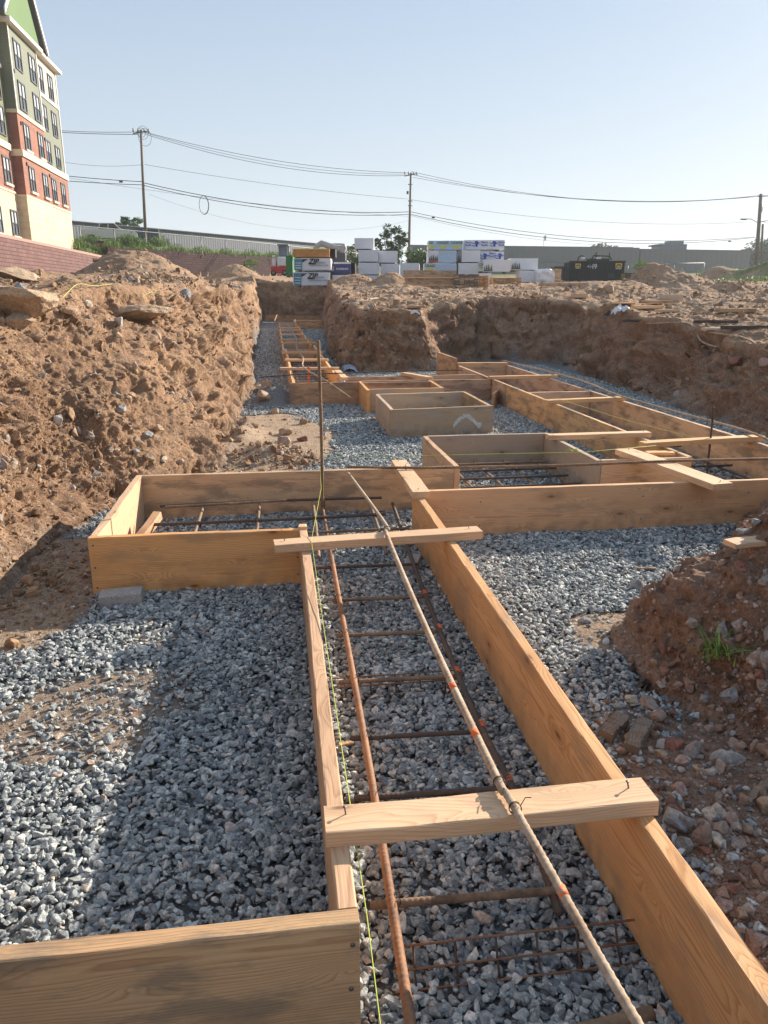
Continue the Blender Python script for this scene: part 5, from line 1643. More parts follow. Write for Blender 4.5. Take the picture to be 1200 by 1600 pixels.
def weeds(name, pts, label, n, hmin, hmax, mat, spread=.5, blade=.02, seed=1):
    rs = random.Random(seed); P = resample(pts, .3); mb = MB()
    for _ in range(n):
        p = rs.choice(P) + Vector((rs.gauss(0, spread), rs.gauss(0, spread), 0))
        hh = rs.uniform(hmin, hmax) * (.5 + .8 * abs(math.sin(p.x * .9 + p.y * .37)))
        a = rs.uniform(0, 6.28); lean = Vector((math.cos(a), math.sin(a), 0)) * hh * rs.uniform(.05, .4)
        s_ = Vector((math.cos(a + 1.57), math.sin(a + 1.57), 0)) * blade
        p.z -= .08
        m_ = p + lean * .4 + Vector((0, 0, hh * .6)); t_ = p + lean + Vector((0, 0, hh))
        mb.add([p - s_, p + s_, m_ + s_, m_ - s_, t_], [(0, 1, 2, 3), (3, 2, 4)], 0)
        if rs.random() < .7:
            for k in range(4):
                z = rs.uniform(.3, 1); c_ = p + lean * z + Vector((0, 0, hh * z)); v = Vector((rs.gauss(0, 1), rs.gauss(0, 1), rs.gauss(0, .5))).normalized()
                u_ = v.orthogonal().normalized() * blade * 1.6
                mb.add([c_, c_ + v * blade * 3 + u_, c_ + v * blade * 6, c_ + v * blade * 3 - u_], [(0, 1, 2, 3)], 0)
    o = mb.build(name, mat); tag(o, label, kind="stuff"); return o
weeds("weeds", [fa + nrm_ * .9 + Vector((-2, -2.6, 4.95)), fa + nrm_ * .9 + d * 6 + Vector((0, 0, 4.95)), s1 + nrm_ * .9 + Vector((0, 0, 4.95)), fb + nrm_ * .9 + Vector((0, 0, 4.85))],
      "green weeds growing along the top of the darker red wall", 4200, .12, .85, M_weed, .5, .025, 3)
def ground_at(px, D):
    q = at(px, 440, D); q.z = gz(q.x, q.y); return q
weeds("weeds", [ground_at(px, 50) for px in range(1085, 1260, 12)], "low bright green weeds in a strip along the far edge of the site at right", 2400, .05, .22, M_weed, 1.0, .02, 5)
weeds("weeds", [ground_at(px, 58) for px in range(1150, 1270, 12)], "taller green weeds on the rise in front of the hazy trees at right", 2600, .2, .75, M_weed, 1.6, .035, 6)

# grass tuft on the near mound
p, t = ground_px(1120, 1025)
mb = MB(); rs = random.Random(4)
for i in range(52):
    a = rs.uniform(0, 6.28); L = rs.uniform(.04, .15); lean = rs.uniform(.5, 1.6)
    base = p + Vector((rs.gauss(0, .026), rs.gauss(0, .022) - .012, .004 + rs.gauss(0, .008)))
    dr = Vector((math.cos(a), math.sin(a), 0)); sd = Vector((-dr.y, dr.x, 0)) * rs.uniform(.0018, .0038)
    pp = []
    for k in range(6):
        u = k / 5
        pp.append(base + dr * L * lean * (u ** 1.5) + Vector((0, 0, L * (u - .35 * lean * u * u))))
    vs = []; fs = []
    for k, c_ in enumerate(pp):
        wv = sd * (1 - (k / 5) ** 2 * .95); vs += [c_ - wv, c_ + wv]
        if k: fs.append((2 * k - 2, 2 * k - 1, 2 * k + 1, 2 * k))
    mb.add(vs, fs, 0)
tag(mb.build("grass_tuft", M_grass), "fresh green tuft of grass growing out of the red heap", "grass tuft")

# ------------------------------------------------------------------ utility poles and cables
def pole(px, top_y, base_y, D, top_px, label, r0=.16, r1=.11):
    base = at(px, base_y, D); top = at(top_px, top_y, D)
    e = empty("utility_pole", base, label, "utility pole", "utility poles")
    mb = MB(); h = top - base
    mb.tube([Vector((0, 0, -.6)), h * .5, h], [r0, (r0 + r1) / 2, r1], 10); o = mb.build("shaft", M_pole, e)
    return e, base, top, h
pA, bA, tA, hA = pole(228, 203, 386, 80, 220, "left timber utility pole behind the fence with a cluster of fittings on top")
pB, bB, tB, hB = pole(638, 270, 425, 92, 642, "middle timber utility pole behind the white packs")
pC, bC, tC, hC = pole(1182, 303, 408, 105, 1189, "right timber utility pole leaning slightly with a street light arm", .26, .2)
def hw(par, pts, r, name, mat=M_wirecable):
    mb = MB(); mb.tube([Vector(p) for p in pts], r, 6); return mb.build(name, mat, par)
for (e, h) in ((pA, hA), (pB, hB)):
    u = Vector((.99, .12, 0))
    hw(e, [h + u * -.75 - Vector((0, 0, .35)), h + u * .75 - Vector((0, 0, .05))], .06, "crossarm", M_pole)
    for k in (-.7, -.25, .3, .7):
        hw(e, [h + u * k - Vector((0, 0, .2)), h + u * k + Vector((0, 0, .12))], .07, "insulator", M_galv)
mb = MB()
for k in range(4):
    pts = [hA + Vector((.5 * math.cos(a / 8 * 6.28) * (.6 + .2 * k) + .15 * (k - 1), .2, .45 * math.sin(a / 8 * 6.28) * (.5 + .4 * k) - .2 - .4 * (k == 3))) for a in range(9)]
    mb.tube(resample(pts, .1), .018, 5)
mb.build("jumper_loop", M_wirecable, pA)
hw(pB, [hB - Vector((.35, 0, 2.2)), hB - Vector((.35, 0, 1.9))], .12, "junction_box", M_wirecable)
for z in (1.2, 2.9, 3.4): hw(pB, [hB - Vector((-.2, 0, z)), hB - Vector((.3, 0, z))], .06, "bracket", M_galv)
hw(pC, [hC - Vector((0, 0, 3.4)), hC - Vector((.9, 0, 3.0)), hC - Vector((1.7, 0, 3.0))], .05, "light_arm", M_galv)
mb = MB(); mb.box((0, 0, 0), (.75, .3, .18), bev=.05); o = mb.build("lamp_head", M_galv, pC); o.location = hC - Vector((1.95, 0, 3.05))
hw(pC, [hC - Vector((-.30, .0, 2.2)), hC - Vector((-.30, 0, 1.3))], .16, "transformer", M_galv)
hw(pC, [hC - Vector((.4, 0, .3)), hC - Vector((-1.2, 0, .2))], .07, "crossarm", M_pole)
hw(pC, [hC - Vector((-.2, 0, 3.4)), hC - Vector((-1.6, 0, 3.1))], .05, "crossarm", M_galv)
# neighbouring brace pole
mb = MB(); mb.tube([at(1189, 408, 104.5) , at(1192, 350, 104.5)], .14, 8); o = mb.build("brace_pole", M_pole); tag(o, "short second timber post leaning against the right pole", "pole")
def cable(pa, pb, sag, label, r=.03, n=28, group="overhead cables"):
    pts = []
    for i in range(n + 1):
        u = i / n; p = pa.lerp(pb, u); p = p - Vector((0, 0, 4 * sag * u * (1 - u))); pts.append(p)
    mb = MB(); mb.tube(pts, r, 5); o = mb.build("overhead_cable", M_wirecable); tag(o, label, "cable", group); return o
LX = -70
def Q(px, py, D): return at(px, py, D)
cable(Q(225, 206, 80), Q(641, 270, 92), .8, "uppermost cable between the left and middle poles", .022)
cable(Q(225, 209, 80), Q(641, 274, 92), 1.15, "second cable from the top between the left and middle poles", .022)
cable(Q(222, 206, 80), Q(636, 272, 91.5), 1.0, "cable just under the top pair between left and middle poles", .018)
cable(Q(226, 257, 80), Q(638, 311, 92), .3, "lone mid height cable between the left and middle poles", .016)
cable(Q(226, 286, 80), Q(638, 331, 92), .9, "upper of the thick low cables between left and middle poles", .034)
cable(Q(226, 290, 80), Q(638, 335, 92), .95, "lower of the thick low cables between left and middle poles", .03)
cable(Q(60, 270, 75), Q(638, 338, 92), .5, "faint straight service cable running under the thick low cables", .012)
cable(Q(232, 303, 80), Q(638, 345, 92), 2.0, "thin deeply sagging wire lowest between left and middle poles", .008)
cable(Q(40, 200, 76), Q(218, 206, 80), .15, "uppermost cable left of the left pole", .022)
cable(Q(40, 203, 76), Q(216, 210, 80), .1, "second cable left of the left pole", .026)
cable(Q(40, 240, 76), Q(224, 257, 80), .5, "thin mid height cable left of the left pole", .014)
cable(Q(30, 266, 76), Q(225, 284, 80), .12, "thick low cable left of the left pole, the upper one", .032)
cable(Q(30, 276, 76), Q(226, 289, 80), .1, "thick low cable left of the left pole, the lower one", .03)
cable(Q(643, 268, 92), Q(1187, 305, 105), 1.75, "uppermost cable between the middle and right poles", .022)
cable(Q(645, 273, 92), Q(1187, 306, 105), 1.6, "second cable between the middle and right poles", .022)
cable(Q(645, 277, 92), Q(1187, 307, 105), 1.35, "third cable between the middle and right poles", .018)
cable(Q(643, 312, 92), Q(1170, 347, 105), 1.1, "lone mid height cable between the middle and right poles", .016)
cable(Q(642, 331, 92), Q(1180, 370, 105), 1.5, "upper of the thick low cables between middle and right poles", .028)
cable(Q(642, 335, 92), Q(1180, 371, 105), 1.7, "lower of the thick low cables between middle and right poles", .03)
cable(Q(642, 337, 92), Q(1180, 373, 105), 1.9, "thin cable under the thick low pair between middle and right poles", .012)
cable(Q(1189, 305, 105), Q(1330, 300, 115), .6, "uppermost cable right of the right pole", .022)
cable(Q(1189, 346, 105), Q(1330, 350, 115), .6, "mid height cable right of the right pole", .022)
cable(Q(1184, 370, 105), Q(1330, 385, 115), .8, "low cable right of the right pole", .028)
q = Q(317.5, 306, 82.6)
mb = MB(); 
for k in range(3):
    pts = [Vector((math.cos(a / 24 * 6.283) * (.52 + .012 * k), .03 * k, -.86 + math.sin(a / 24 * 6.283) * (.86 + .012 * k))) for a in range(25)]
    mb.tube(pts, .022, 5)
o = mb.build("cable_coil", M_wirecable); o.location = q; o.rotation_euler = (0, 0, R(-25)); tag(o, "oval spare cable coil hanging from the low wires right of the left pole", "cable coil")
for (px, py, D, lb) in ((189, 284, 80, "small dark splice case on the low cable left of the left pole"), (677, 340, 93, "small dark splice case on the low cable right of the middle pole"), (1140, 377, 104, "dark splice case on the low cable left of the right pole")):
    mb = MB(); mb.box((0, 0, 0), (.34, .12, .16), bev=.03); o = mb.build("splice_case", M_wirecable); o.location = Q(px, py, D); tag(o, lb, "splice case")

# ------------------------------------------------------------------ long buildings in the background
def far_wall(parent, pa, pb, z0, z1, th, mat, name="wall"):
    return long_box(name, (pa.x, pa.y), (pb.x, pb.y), z0, z1, th, mat, parent)
wa = empty("warehouse", at(900, 430, 165), "long flat roofed grey warehouse wall behind the black container", "building")
pa, pb, pc = at(640, 430, 160), at(985, 430, 168), at(1155, 430, 174)
zt1 = at(820, 386.5, 164).z; zt2 = at(1070, 391, 171).z
far_wall(wa, pa, pb, 1.5, zt1, 6, M_metal_grey)
far_wall(wa, pb + Vector((.3, 0, 0)), pc, 1.5, zt2, 5.6, M_metal_grey)
mb = MB(); mb.box((0, 0, .1), ((pb - pa).length, .4, .3)); o = mb.build("coping", M_dark_panel, wa); m_ = (pa + pb) / 2; o.location = Vector((m_.x, m_.y, zt1)) - wa.location; o.rotation_euler = (0, 0, math.atan2((pb - pa).y, (pb - pa).x))
# rooftop unit
q = at(1045, 390, 185); ru = MB()
ru.box((0, 0, 0), (6.5, 4, 1.8)); o = ru.build("rooftop_room", M_metal_blue, wa); o.location = q - wa.location + Vector((0, 0, .2))
ru = MB(); ru.box((0, 0, 0), (3.1, 3, 1.3)); o = ru.build("rooftop_unit", M_galv, wa); o.location = at(1053, 381.5, 185) - wa.location
ru = MB(); ru.box((0, 0, 0), (2.6, 1.5, .3)); o = ru.build("roof_vent", M_dark_panel, wa); o.location = at(1024, 384.5, 180) - wa.location
mb = MB(); mb.tube([(0, 0, -1), (0, 0, 2.2)], .05, 6); mb.box((.25, 0, 1.6), (.5, .04, 1.0)); o = mb.build("flag_mast", M_whitepaint, wa); o.location = at(849, 385, 165) - wa.location

wb = empty("metal_shed", at(300, 380, 120), "long pale metal clad building sloping away behind the terrace fence", "building")
pa, pb = at(90, 380, 100), at(560, 400, 158)
za, zb = at(115, 346, 102).z, at(530, 385.5, 155).z
dirv = (pb - pa); Lw = dirv.length
mb = MB(); 
mb.prism([(-Lw / 2, 0, 4 - wb.location.z), (Lw / 2, 0, 3 - wb.location.z), (Lw / 2, 0, zb - wb.location.z), (-Lw / 2, 0, za - wb.location.z)], (0, 3, 0))
o = mb.build("wall", M_metal_blue, wb); m_ = (pa + pb) / 2; o.location = Vector((m_.x - wb.location.x, m_.y - wb.location.y, 0)); o.rotation_euler = (0, 0, math.atan2(dirv.y, dirv.x))
mb = MB(); mb.prism([(-Lw / 2 - .2, -.3, za - wb.location.z), (Lw / 2, -.3, zb - wb.location.z), (Lw / 2, -.3, zb - wb.location.z + .10), (-Lw / 2 - .2, -.3, za - wb.location.z + .10)], (0, 3.6, 0))
o2 = mb.build("roof_edge", M_dark_panel, wb); o2.location = o.location; o2.rotation_euler = o.rotation_euler
mb = MB(); mb.box((Lw * .47, -.35, zb - wb.location.z - 2.6), (22, .5, 3.4)); o2 = mb.build("dark_panel", M_dark_panel, wb); o2.location = o.location; o2.rotation_euler = o.rotation_euler

# ------------------------------------------------------------------ wrapped lumber packs
def text(parent, s, loc, size, mat, rz=0.0, name="lettering", align='CENTER', shear=0.0, bold=.0, sx=1.0):
    cu = bpy.data.curves.new(name, 'FONT'); cu.body = s; cu.size = size; cu.align_x = align; cu.align_y = 'CENTER'
    cu.extrude = .004; cu.shear = shear; cu.offset = bold
    cu.materials.append(mat)
    o = bpy.data.objects.new(name, cu); COL.objects.link(o); o.parent = parent
    bpy.context.view_layer.update()
    me = bpy.data.meshes.new_from_object(o)
    bpy.data.objects.remove(o)
    if not me.materials: me.materials.append(mat)
    o = bpy.data.objects.new(name, me); COL.objects.link(o); o.parent = parent
    o.location = loc; o.rotation_euler = (R(90), 0, rz); o.scale = (sx, 1, 1)
    return o

def pack(x0, x1, y0, y1, D, depth, mat, label, group="plastic wrapped lumber packs", yaw=0.0, cat="lumber pack", bearers=True, rum=.018, name="lumber_pack"):
    """wrapped bundle whose near face spans photo x0..x1, y0..y1 at distance D"""
    cx = (x0 + x1) / 2
    tl = at(x0, y0, D); br = at(x1, y1, D); c = at(cx, y1, D)
    W = (x1 - x0) / 1200 * (D * math.cos(PITCH)) * 1.0
    W = (at(x1, y1, D) - at(x0, y1, D)).length; Hh = tl.z - br.z
    e = empty(name, c, label, cat, group, -YAW + yaw)
    nx, nz, ny = 16, 12, 10
    bm = bmesh.new(); bmesh.ops.create_cube(bm, size=1)
    bmesh.ops.scale(bm, vec=(W, depth, Hh - .04), verts=bm.verts)
    bmesh.ops.subdivide_edges(bm, edges=bm.edges[:], cuts=9, use_grid_fill=True)
    co = np.array([v.co[:] for v in bm.verts]); sd = hash(label) % 97
    nn = fbm(co[:, 0] * 2.5 + sd, co[:, 1] * 2.5, co[:, 2] * 3.5, oct=4, seed=sd)
    for v, k in zip(bm.verts, nn):
        v.co += v.co.normalized() * float(k) * rum
        ex = abs(v.co.x) / (W / 2); ez = v.co.z / (Hh / 2)
        if ex > .97 and ez > .95: v.co.z -= .03
    bmesh.ops.translate(bm, vec=(0, depth / 2, Hh / 2 + .02), verts=bm.verts)
    me = bpy.data.meshes.new("wrap"); bm.to_mesh(me); bm.free(); me.materials.append(mat)
    o = bpy.data.objects.new("wrap", me); COL.objects.link(o); o.parent = e
    if bearers:
        for k in (-.35, .35):
            mb = MB(); mb.box((k * W, depth / 2 + .02, -.02), (.09, depth - .08, .08)); mb.build("bearer", M_wood_old, e)
    return e, W, Hh
def panel(e, W, Hh, u0, u1, v0, v1, mat, name="printed_panel", lift=.022):
    """flat print on the wrap's near face; u, v run 0..1 from the lower left"""
    mb = MB(); mb.box(((u0 + u1) / 2 * W - W / 2, -lift, (v0 + v1) / 2 * Hh), ((u1 - u0) * W, .006, (v1 - v0) * Hh)); return mb.build(name, mat, e)
def forest_print(e, W, Hh, u0, u1, v0, v1, red=False):
    mb = MB(); n = 5
    for i in range(n):
        x = (u0 + (u1 - u0) * (i + .5) / n) * W - W / 2; hw_ = (u1 - u0) * W / n * .62
        z0 = v0 * Hh; z1 = (v0 + (v1 - v0) * (.72 + .28 * ((i * 37) % 3) / 2)) * Hh
        for k in range(3):
            a = z0 + (z1 - z0) * k * .27; b2 = z0 + (z1 - z0) * (.46 + k * .27)
            wd = hw_ * (1 - .26 * k)
            mb.prism([(x - wd, -.026 - .001 * k, a), (x + wd, -.026 - .001 * k, a), (x, -.026 - .001 * k, b2)], (0, .003, 0))
    mb.build("tree_print", M_treep, e)
    if red: panel(e, W, Hh, u0, u1, max(0.02, v0 - .14), v0, M_redp, "red_print")

WP = "plastic wrapped lumber packs"
pack(554, 584, 372, 390, 45.5, 2.6, M_white, "plain white wrapped pack on top of the leftmost white stack")
pack(560, 591, 390.5, 410, 45, 2.6, M_white, "plain white wrapped pack second from the top of the leftmost white stack")
pack(560, 592, 410.5, 430, 45, 2.6, M_white, "plain white wrapped pack third down in the leftmost white stack")
pack(559, 592, 430.5, 443, 45, 2.6, M_white, "lowest pack of the leftmost white stack half hidden by soil")
pack(592, 621, 392, 411.5, 46, 2.6, M_white, "white pack resting tilted beside the tallest white stack", yaw=R(2))
pack(595, 624, 412, 434, 46, 2.6, M_white, "white pack below the tilted one left of the lumber stack")
pack(625, 655, 411, 434, 46, 2.6, M_white, "low white pack standing just left of the printed packs", yaw=R(-3))
e, W, Hh = pack(669, 723, 376, 391, 46, 1.3, M_white, "pale blue printed pack with green lettering and yellow swooshes on top")
panel(e, W, Hh, .02, .98, .05, .97, M_skyp)
for u in (.08, .42, .82):
    text(e, "CRAIGS" if u > .1 else "GS", (u * W - W / 2, -.035, Hh * .76), .19, M_greenp, bold=.006)
    mb = MB(); pts = []
    for i in range(9):
        a = math.pi * (1 + i / 8); pts.append((u * W - W / 2 + .22 * math.cos(a), -.034, Hh * .50 + .19 * math.sin(a)))
    mb.prism([Vector(p) for p in pts], (0, .006, 0)); mb.build("swoosh", M_yellowp, e)
e, W, Hh = pack(668, 713, 391.5, 411, 45.8, 1.3, M_white, "white pack with forest and red print at its left end")
forest_print(e, W, Hh, .05, .36, .22, .72, True); panel(e, W, Hh, .38, .985, .03, .97, M_skyp, lift=.021)
e, W, Hh = pack(713.5, 721, 391, 411, 46.2, 1.3, M_white, "narrow strip of printed pack with dark trees between two plain packs")
forest_print(e, W, Hh, .1, .95, .08, .8)
pack(721.5, 750, 391, 410.5, 45.6, 2.4, M_white, "plain square pack in the middle of the printed packs")
e, W, Hh = pack(663, 713, 411.5, 431, 45.5, 1.3, M_white, "wrinkled white pack with green and yellow logo at its left end")
panel(e, W, Hh, .34, .985, .04, .94, M_skyp, lift=.021)
text(e, "CRAIG", (.17 * W - W / 2, -.035, Hh * .80), .2, M_greenp, bold=.008)
mb = MB(); pts = [(.17 * W - W / 2 + .2 * math.cos(math.pi * (1 + i / 8)), -.034, Hh * .62 + .2 * math.sin(math.pi * (1 + i / 8))) for i in range(9)]
mb.prism([Vector(p) for p in pts], (0, .006, 0)); mb.build("swoosh", M_yellowp, e)
pack(716, 747, 411, 431, 45.5, 2.4, M_white, "plain pack under the plain square pack right of the wrinkled one")
e, W, Hh = pack(725.5, 788, 375, 391.2, 46.8, 1.3, M_white, "top pack printed with a row of blue emblems and blue words")
def emblem(e, x, z, s_):
    mb = MB(); y = -.034
    mb.prism([(x - .10 * s_, y, z + .5 * s_), (x + .34 * s_, y, z + .42 * s_), (x + .5 * s_, y, z + .12 * s_), (x - .3 * s_, y, z + .16 * s_)], (0, .006, 0))
    mb.prism([(x - .02 * s_, y, z + .12 * s_), (x + .30 * s_, y, z + .10 * s_), (x + .26 * s_, y, z - .5 * s_), (x - .08 * s_, y, z - .38 * s_)], (0, .006, 0))
    mb.tube([(x - .75 * s_, y, z + .2 * s_), (x - .35 * s_, y, z + .02 * s_), (x, y, z + .0), (x + .5 * s_, y, z + .05 * s_), (x + .78 * s_, y, z + .22 * s_)], .05 * s_, 5)
    mb.tube([(x - .7 * s_, y, z - .22 * s_), (x - .4 * s_, y, z - .35 * s_), (x - .05 * s_, y, z - .34 * s_)], .05 * s_, 5)
    mb.build("emblem", M_bluelogo, e)
for u in (.285, .73): emblem(e, u * W - W / 2, Hh * .62, .33)
for u in (.09, .50, .93):
    text(e, "Sierra\nPacific", (u * W - W / 2, -.034, Hh * .64), .155, M_bluelogo, bold=.002)
e, W, Hh = pack(750.5, 787, 393, 410, 46.6, 1.3, M_white, "second pack printed with two blue emblems below the top one")
for u in (.17, .80): emblem(e, u * W - W / 2, Hh * .56, .33)
text(e, "Sierra\nPacific", (.5 * W - W / 2, -.034, Hh * .70), .155, M_bluelogo, bold=.002)
e, W, Hh = pack(755, 797, 406, 425.5, 45.0, 1.3, M_white, "white pack with a grey forest print at its left half sitting on dark bearers")
forest_print(e, W, Hh, .02, .34, .10, .72)
e, W, Hh = pack(747.5, 754.5, 410, 425, 45.4, 1.3, M_white, "narrow end of a pack with green letters and yellow swoosh")
text(e, "CR", (0, -.034, Hh * .75), .2, M_greenp, bold=.006); panel(e, W, Hh, .1, .9, .35, .55, M_yellowp, "swoosh")
pack(748, 768, 427, 447, 42, 1.2, M_white, "small white pack standing on the ground right of the dark lumber ends", yaw=R(10))
e, W, Hh = pack(797, 840, 403.5, 422.5, 47, 1.3, M_white, "upper white pack of the rightmost stack with a forest print at left")
forest_print(e, W, Hh, .04, .36, .12, .75)
pack(811, 840, 423, 442, 46.5, 1.3, M_white, "lower white pack of the rightmost stack with a wrinkled cover", rum=.05)
# bundle under a crumpled sheet
q = at(853, 444, 46)
e = empty("covered_bundle", q, "bundle of boards under a crumpled white sheet right of the last stack", "covered bundle", None, -YAW)
mb = MB(); mb.box((.35, .6, .42), (1.0, 1.2, .84)); mb.build("boards", M_wood2, e)
bm = bmesh.new(); bmesh.ops.create_icosphere(bm, subdivisions=4, radius=1)
co = np.array([v.co[:] for v in bm.verts]); nn = fbm(co[:, 0] * 1.7, co[:, 1] * 1.7, co[:, 2] * 1.7, oct=4, seed=9, ridge=True)
for v, k in zip(bm.verts, nn):
    v.co *= 1 + .28 * float(k)
    v.co = Vector((max(-.82, min(.82, v.co.x)), v.co.y, max(-.8, min(.8, v.co.z))))
bmesh.ops.scale(bm, vec=(.62, .6, .52), verts=bm.verts); bmesh.ops.translate(bm, vec=(-.05, .3, .42), verts=bm.verts)
me = bpy.data.meshes.new("sheet"); bm.to_mesh(me); bm.free(); me.materials.append(M_whitec)
o = bpy.data.objects.new("sheet", me); COL.objects.link(o); o.parent = e

# printed sheathing packs
def zip_pack(x0, x1, y0, y1, D, label, yaw=0):
    e, W, Hh = pack(x0, x1, y0, y1, D, 1.2, M_white, label, "wrapped sheathing packs", yaw=yaw)
    panel(e, W, Hh, .03, .23, .05, .95, M_teal, "teal_panel")
    mb = MB(); mb.prism([(.235 * W - W / 2, -.028, .93 * Hh), (.40 * W - W / 2, -.028, .93 * Hh), (.235 * W - W / 2, -.028, .66 * Hh)], (0, .005, 0)); mb.build("dark_corner", M_black, e)
    text(e, "ZIP", (.53 * W - W / 2, -.036, .73 * Hh), .34, M_black, shear=.3, bold=.012)
    mb = MB(); mb.box((.50 * W - W / 2, -.034, .53 * Hh), (.36, .006, .035)); mb.build("underline", M_black, e)
    text(e, "System", (.74 * W - W / 2, -.034, .66 * Hh), .16, M_greypaint, bold=.003)
    text(e, "SHEATHING & TAPE", (.68 * W - W / 2, -.034, .42 * Hh), .10, M_teal)
    for k in range(3):
        mb = MB(); mb.box((.13 * W - W / 2, -.034, (.22 + .2 * k) * Hh), (.28, .006, .035 if k else .05)); mb.build("print_line", M_white, e)
    return e
zip_pack(459, 517, 403.5, 423, 40, "upper white and teal sheathing pack with black letters under the orange boards")
zip_pack(458, 515, 425.5, 447, 40, "lower white and teal sheathing pack half buried behind the soil heaps")
q = at(487, 403, 40.2)
e, W, Hh = pack(458, 515, 389, 403, 40.2, 1.2, M_osb, "stack of orange brown sheathing boards on top of the teal packs", "wrapped sheathing packs", bearers=False, rum=.006)
panel(e, W, Hh, -.01, 1.01, .95, 1.03, M_yellowp, "top_sheet"); 
e, W, Hh = pack(515.5, 524, 389, 403, 40.6, 1.2, M_dump, "dark grey end of the stack beside the orange boards", "wrapped sheathing packs", bearers=False)
e, W, Hh = pack(447, 457.5, 399, 431, 41, 1.2, M_greenbox, "tall narrow green wrapped pack left of the orange and teal ones", "wrapped sheathing packs")
e, W, Hh = pack(522, 548, 410, 429, 41, 1.2, M_blue, "navy blue wrapped pack with white lettering", "navy wrapped packs")
panel(e, W, Hh, -.01, 1.01, .88, 1.02, M_white, "white_top"); text(e, "ROSEBURG", (0, -.04, .46 * Hh), .125, M_white, bold=.003)
e, W, Hh = pack(548.5, 555, 411, 429, 41.3, 1.2, M_dump, "dark end of the navy pack stack", "navy wrapped packs")
e, W, Hh = pack(520, 549, 429.5, 446, 40.8, 1.2, M_blue, "lower navy blue pack with a broad white band", "navy wrapped packs")
panel(e, W, Hh, -.01, 1.01, .5, .98, M_white, "white_band")
text(e, "B", (-.2, -.036, .22 * Hh), .2, M_white)

# bare lumber stacks
def lumber_stack(px0, px1, y0, y1, D, label, ends=False, depth=.9, rows=None, cat="lumber stack", group="bare lumber stacks", mats=None):
    c = at((px0 + px1) / 2, y1, D); W = (at(px1, y1, D) - at(px0, y1, D)).length; Hh = at(px0, y0, D).z - at(px0, y1, D).z
    e = empty("lumber_stack", c, label, cat, group, -YAW)
    rs = random.Random(int(px0)); z = 0; mats = mats or [M_wood_red, M_wood2, M_wood, M_wood_red]
    k = 0
    while z < Hh - .03:
        if ends:
            hh = .045; x = -W / 2
            while x < W / 2 - .1:
                wd = .185; ins = rs.uniform(0, .05)
                mb = MB(); mb.box((0, 0, 0), (depth, wd - .012, hh - .006), bev=.003); o = mb.build("board", rs.choice(mats), e)
                o.location = (x + wd / 2, depth / 2 + ins, z + hh / 2); o.rotation_euler = (0, 0, R(90)); x += wd
                k += 1
            z += hh
        else:
            hh = .24 if k % 2 == 0 else .055
            ins = 0 if k % 2 == 0 else -.12
            o = board(None, "board", (0, 0), (W * rs.uniform(.97, 1), 0), rs.choice(mats) if k % 2 == 0 else M_wood_pale, 0, hh - .01, .5)
            o.parent = e; o.location = (rs.uniform(-.04, .04), .3 + ins, z + hh / 2)
            z += hh; k += 1
    return e
lumber_stack(631, 714, 428, 457, 31, "long layered lumber stack with pale ledges left of the dark board ends")
lumber_stack(710, 747, 427, 457, 30.5, "stack showing dark square board ends in the middle of the yard", ends=True, mats=[M_wood_old, M_wood_grey, M_wood_old, M_wood2])
lumber_stack(698, 722, 447, 459, 29.5, "small low block of boards in front of the dark board ends", ends=True, mats=[M_wood_old, M_wood2])
lumber_stack(768, 812, 434, 447, 40, "orange yellow jumbled joist pile under the forest printed pack", ends=True, mats=[M_wood, M_osb, M_wood2])
lumber_stack(742, 760, 431, 452, 33, "frayed orange board ends right of the dark board ends", ends=True, mats=[M_wood2, M_osb])
o = board(None, "loose_board", (0, 0), (.9, 0), M_wood_pale, 0, .09, .03); o.location = at(772, 448, 36); o.rotation_euler = (0, R(70), 0); tag(o, "short pale board standing upright beside the small white pack", "board")

# ------------------------------------------------------------------ containers and machines
def wheel(parent, loc, r, w_, axis='X', rim=True):
    mb = MB(); d_ = Vector((w_ / 2, 0, 0)) if axis == 'X' else Vector((0, w_ / 2, 0)); c = Vector(loc)
    mb.tube([c - d_, c - d_ * .8, c + d_ * .8, c + d_], [r * .9, r, r, r * .9], 20); o = mb.build("wheel", M_rubber, parent)
    if rim:
        mb = MB(); mb.tube([c - d_ * 1.06, c + d_ * 1.06], r * .58, 14); mb.build("rim", M_galv, o)
    return o
D = 62
q = at(931, 441, D)
e = empty("roll_off_container", q, "long black ribbed roll-off container numbered in white on its side", "container", None, -YAW + R(-2))
W = (at(974, 441, D) - at(889, 441, D)).length; Hh = at(931, 408, D).z - q.z
mb = MB(); mb.box((0, 1.1, Hh * .54), (W, 2.2, Hh * .86)); mb.build("body", M_dump, e)
mb = MB()
for k in range(9): mb.box((-W / 2 + .1 + k * .20, -.06, Hh * .54), (.07, .12, Hh * .84))
mb.build("ribs", M_dump, e)
mb = MB(); mb.box((W * .2, -.05, Hh * .6), (.06, .1, Hh * .7)); mb.box((W * .34, -.05, Hh * .6), (.06, .1, Hh * .7)); mb.box((0, -.06, Hh * .97), (W + .06, .14, .12)); mb.box((0, -.06, Hh * .13), (W, .14, .1)); mb.build("rail", M_dump, e)
mb = MB(); mb.box((W * .27, -.03, Hh * .3), (.42, .06, .36)); mb.build("hatch", M_black, e)
text(e, "449", (W * -.09, -.09, Hh * .74), .50, M_white, bold=.006)
